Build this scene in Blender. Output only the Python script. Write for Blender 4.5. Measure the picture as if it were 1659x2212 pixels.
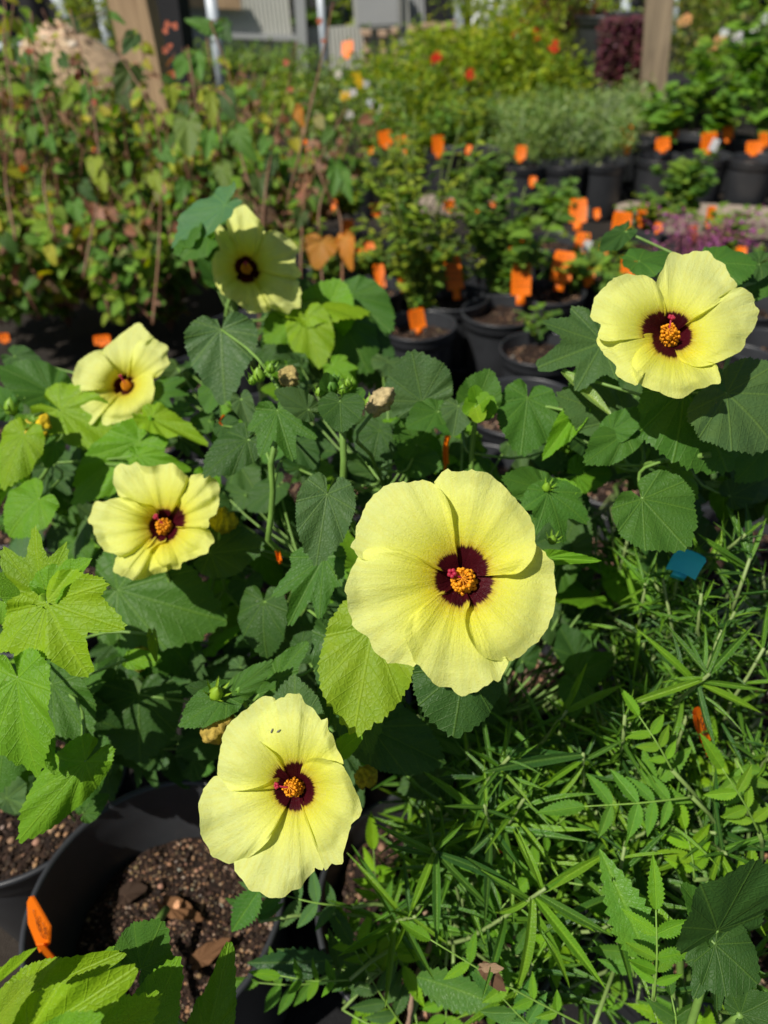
import bpy, math, random
import numpy as np
from mathutils import Vector, Matrix, noise
R = math.radians
rnd = random.Random(7)
for o in list(bpy.data.objects): bpy.data.objects.remove(o)
SC = bpy.context.scene; COL = SC.collection

# ---------------------------------------------------------------- camera, sky, sun, exposure
CAMZ = 1.0; PITCH = 38.0; ROLL = -3.5; FPX = 1534.0; CX = 829.5; CY = 1106.0
cd = bpy.data.cameras.new('camera'); cam = bpy.data.objects.new('camera', cd); COL.objects.link(cam)
CM = Matrix.Translation((0, 0, CAMZ)) @ Matrix.Rotation(R(90 - PITCH), 4, 'X') @ Matrix.Rotation(R(ROLL), 4, 'Z')
cam.matrix_world = CM
cd.sensor_fit = 'VERTICAL'; cd.sensor_height = 36.0; cd.lens = FPX / 2212 * 36.0
cd.clip_start = 0.02; cd.clip_end = 400
cd.dof.use_dof = True; cd.dof.focus_distance = 0.42; cd.dof.aperture_fstop = cd.lens / 4.2
SC.camera = cam
SC.render.resolution_x = 768; SC.render.resolution_y = 1024
SUN = Vector((0.46, 0.36, -0.81)).normalized()
w = bpy.data.worlds.new('World'); SC.world = w; w.use_nodes = True
wn = w.node_tree; bg = wn.nodes['Background']
sky = wn.nodes.new('ShaderNodeTexSky'); sky.sky_type = 'NISHITA'; sky.sun_disc = False
sky.sun_elevation = math.asin(-SUN.z); sky.sun_rotation = math.atan2(-SUN.x, -SUN.y)
wn.links.new(sky.outputs[0], bg.inputs[0]); bg.inputs[1].default_value = 0.05
sd = bpy.data.lights.new('sun', 'SUN'); sd.energy = 5.0; sd.angle = R(0.5); sd.color = (1.0, 0.95, 0.86)
so = bpy.data.objects.new('sun', sd); COL.objects.link(so)
so.rotation_euler = SUN.to_track_quat('-Z', 'Y').to_euler(); so.location = (-3, -1, 6)
SC.view_settings.view_transform = 'Standard'; SC.view_settings.look = 'None'
SC.view_settings.exposure = 0.08; SC.view_settings.gamma = 1.0
SC.view_settings.use_curve_mapping = False
SC.render.engine = 'CYCLES'
SC.cycles.max_bounces = 8; SC.cycles.transparent_max_bounces = 4; SC.cycles.transmission_bounces = 6

# ---------------------------------------------------------------- helpers
C3 = CM.to_3x3()
VR, VU, VB = C3 @ Vector((1, 0, 0)), C3 @ Vector((0, 1, 0)), C3 @ Vector((0, 0, 1))
EYE = Vector((0, 0, CAMZ))
def ray(px, py): return C3 @ Vector(((px - CX) / FPX, -(py - CY) / FPX, -1.0))
def P(px, py, d): return EYE + ray(px, py) * d
def onz(px, py, z):
    r = ray(px, py); return EYE + r * ((z - CAMZ) / r.z)
def ony(px, py, y):
    r = ray(px, py); return EYE + r * (y / r.y)
def onplane(px, py, c, n):
    r = ray(px, py); return EYE + r * ((c - EYE).dot(n) / r.dot(n))
def depth_of(p): return -(p - EYE).dot(VB)
WM = {}
def link(o, mw, parent=None):
    COL.objects.link(o)
    if parent is not None:
        o.parent = parent; o.matrix_parent_inverse = WM[parent.name].inverted()
    o.matrix_basis = mw; WM[o.name] = mw
    return o
def tag(o, label=None, cat=None, group=None, kind=None):
    if label: o['label'] = label
    if cat: o['category'] = cat
    if group: o['group'] = group
    if kind: o['kind'] = kind
    return o
def empty(name, loc, label, cat, group=None):
    o = bpy.data.objects.new(name, None); o.empty_display_size = 0.05
    link(o, Matrix.Translation(loc)); return tag(o, label, cat, group)
def inst(name, me, mw, parent=None, color=None):
    o = bpy.data.objects.new(name, me); link(o, mw, parent)
    if color is not None: o.color = (*color, 1)
    return o
class MB:
    def __init__(s): s.v = []; s.f = []; s.uv = []; s.c = []; s.n = 0
    def add(s, v, f, uv=None, c=None):
        b = s.n; s.v += [tuple(p) for p in v]; s.f += [tuple(i + b for i in q) for q in f]
        s.uv += list(uv) if uv is not None else [(0, 0)] * len(v)
        s.c += [c] * len(v) if c is None or isinstance(c, tuple) else list(c)
        s.n += len(v); return s
    def mesh(s, name, mat=None, origin=(0, 0, 0), smooth=True):
        me = bpy.data.meshes.new(name); o = origin
        me.from_pydata([(p[0] - o[0], p[1] - o[1], p[2] - o[2]) for p in s.v], [], s.f)
        if mat: me.materials.append(mat)
        uvl = me.uv_layers.new(name='UVMap')
        li = np.empty(len(me.loops), dtype=np.int32); me.loops.foreach_get('vertex_index', li)
        uvl.data.foreach_set('uv', np.array(s.uv, dtype=np.float32)[li].ravel())
        if any(c is not None for c in s.c):
            a = me.color_attributes.new('Col', 'FLOAT_COLOR', 'POINT')
            a.data.foreach_set('color', np.array([(*(c or (1, 1, 1)), 1) for c in s.c], dtype=np.float32).ravel())
        if smooth: me.polygons.foreach_set('use_smooth', [True] * len(me.polygons))
        me.update(); return me
    def obj(s, name, mat, parent=None, origin=None, smooth=True, color=None):
        if origin is None: origin = s.v[0]
        me = s.mesh(name, mat, origin, smooth)
        o = bpy.data.objects.new(name, me); link(o, Matrix.Translation(origin), parent)
        if color is not None: o.color = (*color, 1)
        return o
    def box(s, c, sz, M=None, col=None):
        hx, hy, hz = sz[0] / 2, sz[1] / 2, sz[2] / 2
        v = [Vector((x * hx, y * hy, z * hz)) for x in (-1, 1) for y in (-1, 1) for z in (-1, 1)]
        if M is not None: v = [M @ p for p in v]
        v = [p + Vector(c) for p in v]
        return s.add(v, [(0, 1, 3, 2), (4, 6, 7, 5), (0, 4, 5, 1), (2, 3, 7, 6), (0, 2, 6, 4), (1, 5, 7, 3)], c=col)
    def tube(s, pts, rad, n=6, col=None, cap=True):
        pts = [Vector(p) for p in pts]; m = len(pts)
        if not hasattr(rad, '__len__'): rad = [rad] * m
        vs = []; uv = []; up = None; L = 0
        for i, p in enumerate(pts):
            t = (pts[min(i + 1, m - 1)] - pts[max(i - 1, 0)]); t.normalize()
            if up is None: up = t.orthogonal().normalized()
            up = (up - t * up.dot(t)).normalized(); sd_ = t.cross(up)
            if i: L += (p - pts[i - 1]).length
            for k in range(n):
                a = 2 * math.pi * k / n
                vs.append(p + (up * math.cos(a) + sd_ * math.sin(a)) * rad[i]); uv.append((k / n, L))
        f = [(i * n + k, i * n + (k + 1) % n, (i + 1) * n + (k + 1) % n, (i + 1) * n + k) for i in range(m - 1) for k in range(n)]
        if cap: f += [tuple(range(n - 1, -1, -1)), tuple((m - 1) * n + k for k in range(n))]
        return s.add(vs, f, uv, col)
    def lathe(s, prof, n=48, c=(0, 0, 0), col=None):
        vs = [(c[0] + r * math.cos(2 * math.pi * k / n), c[1] + r * math.sin(2 * math.pi * k / n), c[2] + z) for r, z in prof for k in range(n)]
        m = len(prof)
        return s.add(vs, [(i * n + k, i * n + (k + 1) % n, (i + 1) * n + (k + 1) % n, (i + 1) * n + k) for i in range(m - 1) for k in range(n)], c=col)
    def blob(s, c, r, col=None, sub=1, jit=0.15, sq=(1, 1, 1), seed=0):
        v, f = ICO[sub]
        q = random.Random(seed * 131 + int(abs(c[0]) * 1e5) % 9973)
        return s.add([(c[0] + p[0] * r * sq[0] * (1 + q.uniform(-jit, jit)), c[1] + p[1] * r * sq[1] * (1 + q.uniform(-jit, jit)), c[2] + p[2] * r * sq[2] * (1 + q.uniform(-jit, jit))) for p in v], f, c=col)
import bmesh
ICO = {}
for k_ in (0, 1, 2):
    b_ = bmesh.new(); bmesh.ops.create_icosphere(b_, subdivisions=max(1, k_), radius=1)
    if k_ == 0:
        b_.free(); b_ = bmesh.new(); bmesh.ops.create_cone(b_, segments=4, radius1=1, radius2=0.5, depth=1.4, cap_ends=True)
    ICO[k_] = ([tuple(v.co) for v in b_.verts], [tuple(v.index for v in f.verts) for f in b_.faces]); b_.free()
def spline(pts, n):
    """Catmull-Rom through pts (Vectors or tuples) resampled to n points"""
    A = np.array([tuple(p) for p in pts], float); A = np.vstack([2 * A[0] - A[1], A, 2 * A[-1] - A[-2]])
    seg = len(A) - 3; out = []
    lens = [np.linalg.norm(A[i + 2] - A[i + 1]) for i in range(seg)]; cum = np.concatenate([[0], np.cumsum(lens)])
    for k in range(n):
        L = cum[-1] * k / (n - 1); i = min(seg - 1, int(np.searchsorted(cum, L, 'right') - 1)); t = (L - cum[i]) / max(lens[i], 1e-9)
        a, b, c, d = A[i:i + 4]
        out.append(0.5 * ((2 * b) + (-a + c) * t + (2 * a - 5 * b + 4 * c - d) * t * t + (-a + 3 * b - 3 * c + d) * t ** 3))
    return out
def jitc(c, a=0.18, q=rnd):
    k = 1 + q.uniform(-a, a); return (c[0] * k * (1 + q.uniform(-a, a) * .6), c[1] * k, c[2] * k * (1 + q.uniform(-a, a) * .6))

# ---------------------------------------------------------------- materials
class NT:
    def __init__(s, name):
        s.m = bpy.data.materials.new(name); s.m.use_nodes = True; s.t = s.m.node_tree
        s.b = s.t.nodes['Principled BSDF']; s.out = s.t.nodes['Material Output']
    def n(s, typ, **kw):
        x = s.t.nodes.new('ShaderNode' + typ)
        for k, v in kw.items(): setattr(x, k, v)
        return x
    def l(s, a, b): s.t.links.new(a, b)
    def set(s, sock, v):
        if hasattr(v, 'is_output'): s.l(v, sock)
        else: sock.default_value = v
    def ma(s, op, a, b=None, c=None, clamp=False):
        x = s.n('Math', operation=op, use_clamp=clamp)
        s.set(x.inputs[0], a)
        if b is not None: s.set(x.inputs[1], b)
        if c is not None: s.set(x.inputs[2], c)
        return x.outputs[0]
    def mix(s, f, a, b, mode='MIX'):
        x = s.n('Mix', data_type='RGBA', blend_type=mode); s.set(x.inputs[0], f)
        s.set(x.inputs[6], a if hasattr(a, 'is_output') else (*a, 1)); s.set(x.inputs[7], b if hasattr(b, 'is_output') else (*b, 1))
        return x.outputs[2]
    def noise(s, vec, scale, detail=3, rough=0.55, dist=0):
        x = s.n('TexNoise'); x.inputs['Scale'].default_value = scale; x.inputs['Detail'].default_value = detail
        x.inputs['Roughness'].default_value = rough; x.inputs['Distortion'].default_value = dist
        if vec is not None: s.l(vec, x.inputs['Vector'])
        return x.outputs['Fac']
    def ramp(s, f, stops):
        x = s.n('ValToRGB'); s.l(f, x.inputs[0]); e = x.color_ramp.elements
        while len(e) < len(stops): e.new(0.5)
        for i, (p, c) in enumerate(stops): e[i].position = p; e[i].color = (*c, 1) if len(c) == 3 else c
        return x.outputs[0]
    def mapr(s, v, a, b, c=0.0, d=1.0):
        x = s.n('MapRange'); s.l(v, x.inputs[0])
        for i, q in enumerate((a, b, c, d)): x.inputs[i + 1].default_value = q
        return x.outputs[0]
    def bump(s, h, strength=0.3, dist=0.001, into=None):
        x = s.n('Bump'); x.inputs['Strength'].default_value = strength; x.inputs['Distance'].default_value = dist
        s.l(h, x.inputs['Height'])
        for t in (into or [s.b]): s.l(x.outputs[0], t.inputs['Normal'])
        return x
    def translucent(s, col, fac):
        t = s.n('BsdfTranslucent'); s.set(t.inputs[0], col)
        m = s.n('MixShader'); m.inputs[0].default_value = fac
        s.l(s.b.outputs[0], m.inputs[1]); s.l(t.outputs[0], m.inputs[2]); s.l(m.outputs[0], s.out.inputs[0]); return t
    def coord(s, w='Object'): return s.n('TexCoord').outputs[w]
def pbsdf(N, color, rough, spec=0.5):
    N.set(N.b.inputs['Base Color'], color if hasattr(color, 'is_output') else (*color, 1)); N.b.inputs['Roughness'].default_value = rough
    N.b.inputs['Specular IOR Level'].default_value = spec
def leaf_mat(name, mode, trans=0.30, rough=0.50, far=False):
    N = NT(name); uv = N.coord('UV'); sp = N.n('SeparateXYZ'); N.l(uv, sp.inputs[0]); x, y = sp.outputs[0], sp.outputs[1]
    ax = N.ma('ABSOLUTE', x); oi = N.n('ObjectInfo')
    col0 = oi.outputs['Color']
    if far:
        at = N.n('Attribute'); at.attribute_name = 'Col'; col0 = at.outputs['Color']
    # vein mask
    sec = N.ma('FRACT', N.ma('MULTIPLY', N.ma('SUBTRACT', y, N.ma('MULTIPLY', ax, 0.75 if mode == 'palm' else 0.9)), 6.5 if mode == 'palm' else 10.0))
    sec = N.ma('ABSOLUTE', N.ma('SUBTRACT', sec, 0.5)); sec = N.mapr(sec, 0.44, 0.5)
    vein = N.mapr(ax, 0.004, 0.020, 1.0, 0.0)
    if mode == 'palm':
        for a in (0.66, 1.28, 1.95):
            d = N.ma('ABSOLUTE', N.ma('SUBTRACT', N.ma('MULTIPLY', ax, math.cos(a)), N.ma('MULTIPLY', y, math.sin(a))))
            al = N.ma('ADD', N.ma('MULTIPLY', ax, math.sin(a)), N.ma('MULTIPLY', y, math.cos(a)))
            m = N.ma('MULTIPLY', N.mapr(d, 0.003, 0.016, 1.0, 0.0), N.mapr(al, 0.0, 0.01))
            vein = N.ma('MAXIMUM', vein, m)
    if mode == 'linear': sec = N.ma('MULTIPLY', sec, 0.0)
    allv = N.ma('MAXIMUM', vein, N.ma('MULTIPLY', sec, 0.55))
    vo = N.n('TexVoronoi', feature='DISTANCE_TO_EDGE'); vo.inputs['Scale'].default_value = 17 if mode == 'palm' else 26
    N.l(uv, vo.inputs['Vector']); cell = N.mapr(vo.outputs['Distance'], 0.0, 0.22)
    ob = N.coord('Object'); no = N.noise(ob, 3.0, 4); nf = N.noise(ob, 40, 3)
    c = N.mix(N.mapr(no, 0.3, 0.7, 0.0, 0.55), col0, N.mix(1.0, col0, (1.55, 1.2, 0.75), 'MULTIPLY'))
    c = N.mix(N.mapr(nf, 0.35, 0.7, 0.0, 0.35), c, N.mix(1.0, c, (0.6, 0.68, 0.7), 'MULTIPLY'))
    c = N.mix(N.ma('MULTIPLY', allv, 0.42), c, N.mix(0.35, N.mix(1.0, c, (1.7, 1.5, 1.1), 'MULTIPLY'), (0.22, 0.36, 0.04)))
    sdv = N.mapr(cell, 0.0, 0.35, 0.12, 0.0); c = N.mix(sdv, c, N.mix(1.0, c, (1.5, 1.4, 1.2), 'MULTIPLY'))
    sp_ = N.ma('MULTIPLY', N.mapr(N.noise(ob, 11, 4, .7), .68, .74), N.mapr(N.ma('MULTIPLY', oi.outputs['Random'], 1.0), .45, .75)); c = N.mix(N.ma('MULTIPLY', sp_, .6), c, (.30, .26, .05))
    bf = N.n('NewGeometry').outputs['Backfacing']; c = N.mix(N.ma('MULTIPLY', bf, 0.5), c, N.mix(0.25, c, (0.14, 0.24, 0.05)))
    pbsdf(N, c, rough, 0.5 if mode == 'linear' else 0.24)
    cell = N.ma('SMOOTH_MIN', cell, 0.9, 0.5); h = N.ma('ADD', N.ma('MULTIPLY', cell, 0.42), N.ma('MULTIPLY', allv, -0.9)); h = N.ma('ADD', h, N.ma('MULTIPLY', nf, 0.35))
    t = N.translucent(N.mix(1.0, c, (2.1, 1.95, 0.3), 'MULTIPLY'), trans)
    if not far: N.bump(h, 0.5, 0.0012, [N.b, t])
    return N.m
M_PALM = leaf_mat('hibiscus_leaf', 'palm'); M_PIN = leaf_mat('serrated_leaf', 'pin', rough=0.38); M_LIN = leaf_mat('linear_leaf', 'linear', 0.26, 0.33)
M_FAR = leaf_mat('massed_leaves', 'pin', 0.34, 0.5, far=True)
def petal_mat():
    N = NT('petal'); uv = N.coord('UV'); sp = N.n('SeparateXYZ'); N.l(uv, sp.inputs[0]); r, t = sp.outputs[0], sp.outputs[1]
    cmb = N.n('CombineXYZ'); N.l(N.ma('MULTIPLY', r, 5.0), cmb.inputs[0]); N.l(N.ma('MULTIPLY', t, 62.0), cmb.inputs[1])
    st = N.noise(cmb.outputs[0], 1.0, 2.0, 0.5)
    cm2 = N.n('CombineXYZ'); N.l(N.ma('MULTIPLY', r, 2.0), cm2.inputs[0]); N.l(N.ma('MULTIPLY', t, 30.0), cm2.inputs[1]); st2 = N.noise(cm2.outputs[0], 1.0, 1.0, 0.5)
    ob = N.coord('Object'); fine = N.noise(ob, 420, 4, 0.7, 1.2); big = N.noise(ob, 60, 3)
    vo = N.n('TexVoronoi', feature='DISTANCE_TO_EDGE'); vo.inputs['Scale'].default_value = 620; N.l(ob, vo.inputs['Vector']); cr = N.mapr(vo.outputs['Distance'], 0.0, 0.18)
    rr = N.ma('ADD', r, N.ma('MULTIPLY', N.ma('SUBTRACT', st, 0.5), 0.07))
    c = N.ramp(rr, [(0.0, (0.78, 0.62, 0.012)), (0.30, (0.84, 0.74, 0.02)), (0.44, (0.86, 0.86, 0.08)), (0.68, (0.85, 0.89, 0.21)), (1.0, (0.84, 0.90, 0.31))])
    c = N.mix(N.mapr(st, 0.42, 0.7, 0.0, 0.35), c, (0.80, 0.74, 0.06)); c = N.mix(N.mapr(N.noise(ob, 45, 6, .7, .6), .42, .66, 0, .3), c, (0.66, 0.72, 0.18))
    c = N.mix(N.mapr(cr, 0.0, 0.6, 0.28, 0.0), c, (0.90, 0.88, 0.42))
    oi_ = N.n('ObjectInfo').outputs['Random']; re_ = N.ma('DIVIDE', r, N.ma('MULTIPLY', N.mapr(oi_, 0, 1, .76, 1.2), N.ma('ADD', 0.74, N.ma('MULTIPLY', N.ma('SINE', N.ma('MULTIPLY', t, 3.1416)), 0.34))))
    eye = N.mapr(N.ma('ADD', re_, N.ma('MULTIPLY', N.ma('SUBTRACT', st, 0.5), 0.095)), 0.258, 0.284, 1.0, 0.0)
    c = N.mix(N.mapr(N.ma('ADD', re_, N.ma('MULTIPLY', N.ma('SUBTRACT', st, 0.5), 0.16)), .27, .33, .35, 0), c, (.45, .12, .01)); c = N.mix(eye, c, N.mix(N.mapr(big, .35, .7), (0.045, 0.004, 0.008), (0.10, 0.008, 0.016)))
    pbsdf(N, c, 0.62, 0.22)
    N.l(N.mapr(eye, 0, 1, 0.62, 0.30), N.b.inputs['Roughness'])
    h = N.ma('ADD', N.ma('MULTIPLY', st2, 1.0), N.ma('MULTIPLY', fine, 0.85)); h = N.ma('ADD', h, N.ma('MULTIPLY', cr, -0.10)); h = N.ma('ADD', h, N.ma('MULTIPLY', st, 0.6))
    t_ = N.translucent(N.mix(1.0, c, (1.0, 1.0, 0.5), 'MULTIPLY'), 0.42)
    N.bump(h, 0.62, 0.0011, [N.b, t_])
    return N.m
M_PETAL = petal_mat()
def simple(name, color, rough=0.5, spec=0.5, var=0.2, scale=30, bump=0.0, bd=0.001, trans=0, objcol=False, vcol=False, coord='Object'):
    N = NT(name); ob = N.coord(coord); no = N.noise(ob, scale, 5, 0.6)
    base = (*color, 1) if not (objcol or vcol) else None
    if objcol: c0 = N.n('ObjectInfo').outputs['Color']
    elif vcol:
        at = N.n('Attribute'); at.attribute_name = 'Col'; c0 = at.outputs['Color']
    else: c0 = color
    c = N.mix(N.mapr(no, 0.25, 0.75), N.mix(1.0, c0, (1 - var,) * 3, 'MULTIPLY'), N.mix(1.0, c0, (1 + var,) * 3, 'MULTIPLY'))
    pbsdf(N, c, rough, spec)
    if trans: t = N.translucent(c, trans)
    if bump: N.bump(no, bump, bd)
    return N.m
M_STEM = simple('green_stem', (0.1, 0.2, 0.03), 0.5, 0.4, 0.25, 60, 0.3, objcol=True)
M_POT = simple('black_plastic', (0.031, 0.033, 0.037), 0.38, 0.5, 0.25, 14, 0.06, 0.0015)
M_CRUMB = simple('soil_crumb', (0.1, 0.06, 0.04), 0.85, 0.25, 0.25, 300, vcol=True)
M_TAG = simple('orange_tag', (1.0, 0.23, 0.004), 0.5, 0.4, 0.06, 40, trans=0.3)
M_BLUE = simple('blue_tag', (0.05, 0.62, 0.78), 0.45, 0.4, 0.06, 40, trans=0.25)
M_WHITE = simple('white_sticker', (0.75, 0.75, 0.75), 0.6)
M_INK = simple('marker_ink', (0.02, 0.01, 0.01), 0.5)
M_ANTHER = simple('anther', (0.85, 0.34, 0.01), 0.55, 0.3, 0.2, 900, 0.4, 0.0004, 0.15)
M_STIG = simple('stigma', (0.35, 0.01, 0.04), 0.5, 0.4, 0.4, 1500, 0.5, 0.0003)
M_WITHER = simple('withered_petal', (0.45, 0.33, 0.10), 0.75, 0.2, 0.45, 220, 0.9, 0.002, 0.15, objcol=True)
M_METAL = simple('pale_pipe', (0.50, 0.55, 0.60), 0.35, 0.5, 0.08, 5)
M_PETALFAR = simple('small_blossom', (0.8, 0.8, 0.8), 0.6, 0.2, 0.1, 50, objcol=True, trans=0.25)
def soil_mat():
    N = NT('potting_soil'); ob = N.coord('Object')
    vo = N.n('TexVoronoi'); vo.inputs['Scale'].default_value = 230; N.l(ob, vo.inputs['Vector'])
    sep = N.n('SeparateColor'); N.l(vo.outputs['Color'], sep.inputs[0])
    c = N.ramp(sep.outputs[0], [(0.0, (0.012, 0.008, 0.006)), (0.55, (0.02, 0.012, 0.009)), (0.85, (0.05, 0.028, 0.018)), (1.0, (0.12, 0.07, 0.04))])
    pbsdf(N, c, 0.9, 0.2); N.bump(N.ma('ADD', sep.outputs[1], N.noise(ob, 90, 5)), 0.9, 0.004); return N.m
M_SOIL = soil_mat()
def ground_mat():
    N = NT('ground_cloth'); ob = N.coord('Object')
    big = N.noise(ob, 1.3, 5); fine = N.noise(ob, 60, 5)
    wv = N.n('TexWave'); wv.inputs['Scale'].default_value = 90; N.l(ob, wv.inputs['Vector'])
    c = N.mix(N.mapr(big, 0.42, 0.62), (0.010, 0.010, 0.011), (0.035, 0.027, 0.02)); c = N.mix(N.mapr(fine, 0.66, 0.8), c, (0.07, 0.055, 0.04))
    pbsdf(N, c, 0.85, 0.25); N.bump(N.ma('ADD', fine, N.ma('MULTIPLY', wv.outputs['Fac'], 0.15)), 0.7, 0.008); return N.m
M_GROUND = ground_mat()
def wood_mat(name, c1, c2, knots=True):
    N = NT(name); ob = N.coord('Object'); mp = N.n('Mapping'); mp.inputs['Scale'].default_value = (14, 14, 0.9); N.l(ob, mp.inputs[0])
    n1 = N.noise(mp.outputs[0], 2.5, 6, 0.65, 0.8); n2 = N.noise(ob, 2.2, 3)
    c = N.ramp(n1, [(0.25, c1), (0.55, c2), (0.8, tuple(k * 1.25 for k in c2))]); c = N.mix(N.mapr(n2, 0.45, 0.75, 0, 0.5), c, tuple(k * 0.55 for k in c1))
    pbsdf(N, c, 0.8, 0.25); N.bump(n1, 0.5, 0.004); return N.m
M_WOOD = wood_mat('weathered_post_wood', (0.24, 0.15, 0.085), (0.46, 0.32, 0.19))
M_WOOD2 = wood_mat('grey_brown_post_wood', (0.17, 0.13, 0.09), (0.34, 0.26, 0.17))
M_BOARD = wood_mat('ground_board_wood', (0.17, 0.13, 0.10), (0.34, 0.28, 0.22))
M_PALEWOOD = simple('pale_handle_wood', (0.58, 0.40, 0.27), 0.7, 0.3, 0.2, 12)
def corr_mat(name, c):
    N = NT(name); ob = N.coord('Object'); no = N.noise(ob, 1.6, 5); c_ = N.mix(N.mapr(no, 0.3, 0.75, 0, 0.6), c, tuple(k * 0.72 for k in c))
    pbsdf(N, c_, 0.6, 0.3); return N.m
M_WALL = corr_mat('corrugated_wall', (0.50, 0.50, 0.45)); M_WALL2 = corr_mat('panel_grey', (0.40, 0.41, 0.41))
M_DARK = simple('dark_shade_cloth', (0.018, 0.018, 0.020), 0.8, 0.3, 0.3, 3)
M_CHIP = simple('wood_chips', (0.62, 0.46, 0.30), 0.85, 0.2, 0.35, 18, 0.6, 0.02, vcol=True)
M_DEAD = simple('dry_leaf', (0.22, 0.12, 0.06), 0.8, 0.2, 0.35, 60, 0.4, 0.002, objcol=True, trans=0.15)
M_RED = simple('red_plastic', (0.7, 0.03, 0.02), 0.5)

# ---------------------------------------------------------------- leaf templates (length 1 along +Y, width normalised to 1)
def polar_leaf(name, ctrl, seed, thmax=2.85, nth=150, nr=8, droop=0.16, fold=0.10, serr=0.065, teeth=19, bulge=0.03, mat=None, wave=0.042):
    q = random.Random(seed); A = np.array(ctrl, float)
    ths = np.linspace(-thmax, thmax, nth)
    js = [q.uniform(0.94, 1.06) for _ in range(9)]
    def rr(th):
        s = 1 if th >= 0 else -1
        return float(np.interp(abs(th), A[:, 0], A[:, 1])) * float(np.interp(th, np.linspace(-3.2, 3.2, 9), js))
    rs = np.array([rr(t) for t in ths]); rs = np.convolve(np.pad(rs, 2, 'edge'), np.ones(5) / 5, 'valid') if nth > 60 else rs
    pts = np.stack([rs * np.sin(ths), rs * np.cos(ths)], 1); seg = np.linalg.norm(np.diff(pts, axis=0), axis=1); arc = np.concatenate([[0], np.cumsum(seg)]) - seg.sum() / 2
    ph = q.uniform(0, 1)
    if serr: rs = rs * (1 - serr * ((np.abs(arc) * teeth + ph) % 1.0)) * np.array([1 + q.uniform(-.012, .012) for _ in rs])
    va = [-1.95, -1.28, -0.66, 0, 0.66, 1.28, 1.95]; V = [(0, 0, 0)]; UV = [(0, 0)]; F = []
    p1, p2, p3 = (q.uniform(0, 6.3) for _ in range(3))
    for j in range(1, nr + 1):
        f = (j / nr) ** 0.85
        for i, th in enumerate(ths):
            r = rs[i] * f; x, y = r * math.sin(th), r * math.cos(th)
            k = min(range(len(va)), key=lambda m: abs(va[m] - th)); dv = abs(va[k] - th)
            z = bulge * f * min(1, dv / 0.3) * (1.1 - f * .4)
            z += -droop * (y * abs(y)) - droop * 0.7 * x * x * 1.5 + fold * abs(x)
            z += wave * f * f * (math.sin(3 * th + p1) + 0.6 * math.sin(7 * th + p2) + .35 * math.sin(13 * th + p3))
            V.append((x, y, z)); UV.append((x, y))
    for i in range(nth - 1): F.append((0, 1 + i + 1, 1 + i))
    for j in range(nr - 1):
        for i in range(nth - 1):
            a = 1 + j * nth + i; F.append((a, a + 1, a + nth + 1, a + nth))
    X = max(abs(v[0]) for v in V); wx = max(v[0] for v in V) - min(v[0] for v in V)
    V = [(v[0] / wx, v[1], v[2]) for v in V]
    F = [tuple(reversed(f)) for f in F]
    return MB().add(V, F, UV).mesh(name, mat)
OV = [(0, .99), (.08, .94), (.2, .89), (.38, .83), (.6, .77), (.85, .70), (1.15, .63), (1.5, .56), (1.9, .48), (2.3, .38), (2.6, .30), (2.85, .20), (3.2, .1)]
OV2 = [(0, 1.0), (.1, .88), (.25, .74), (.5, .60), (.8, .50), (1.1, .44), (1.5, .38), (1.9, .33), (2.3, .27), (2.7, .18), (3.2, .1)]
LOB = [(0, 1.0), (.12, .86), (.25, .66), (.36, .56), (.45, .60), (.60, .84), (.68, .90), (.78, .80), (.95, .62), (1.1, .54), (1.25, .66), (1.35, .64), (1.6, .48), (2.0, .40), (2.4, .30), (2.8, .2), (3.2, .1)]
SOV = [(0, 1.0), (.08, .86), (.2, .70), (.4, .52), (.7, .37), (1.1, .27), (1.57, .20), (2.0, .13), (2.5, .06), (3.2, .03)]
T = {}
T['ov'] = [polar_leaf('ovate_leaf', OV, s, droop=d, fold=f, mat=M_PALM) for s, d, f in ((1, .16, .12), (2, .26, .05), (3, .08, .22), (4, .34, .16), (5, .02, .06))]
T['el'] = [polar_leaf('long_ovate_leaf', OV2, s, droop=d, fold=f, mat=M_PALM) for s, d, f in ((11, .16, .14), (12, .30, .10), (13, .10, .30), (14, .05, .15))]
T['lo'] = [polar_leaf('lobed_leaf', LOB, s, nth=190, droop=d, fold=f, mat=M_PALM, serr=.07) for s, d, f in ((21, .14, .12), (22, .24, .10), (23, .06, .2))]
T['so'] = [polar_leaf('small_ovate_leaf', SOV, s, thmax=3.1, nth=90, nr=5, droop=d, fold=f, mat=M_PIN, serr=.09, teeth=9, bulge=.012) for s, d, f in ((31, .15, .2), (32, .3, .15), (33, .05, .3))]
T['vo'] = [polar_leaf('vine_leaf', OV2, s, thmax=2.8, nth=26, nr=3, droop=d, fold=f, mat=M_PALM, serr=0, bulge=.01, wave=.02) for s, d, f in ((41, .2, .18), (42, .35, .1), (43, .1, .3))]
def strip_leaf(name, seed, prof, n, droop, fold, serr, mat, groove=0.0, bend=0.0, m=2):
    q = random.Random(seed); V = []; UV = []; F = []; nc = 2 * m + 1; W = max(prof(t / n) for t in range(n + 1)) * 2
    for i in range(n + 1):
        t = i / n; h = prof(t)
        tt = 1 + serr * (((i % 3) - 1) * .6) if serr else 1
        for k in range(-m, m + 1):
            u = k / m; x = h * u * (tt if abs(k) == m else 1); y = t - (serr * .6 * h * abs(u) if serr else 0)
            z = -droop * t * t + fold * abs(x) - groove * (1 - abs(u)) ** 2 * h * 2 + q.uniform(-1, 1) * h * .03
            V.append((x / W + bend * t * t / W, y, z)); UV.append((x, y))
    for i in range(n):
        for k in range(nc - 1):
            a = i * nc + k; F.append((a, a + 1, a + nc + 1, a + nc))
    return MB().add(V, F, UV).mesh(name, mat)
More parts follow.
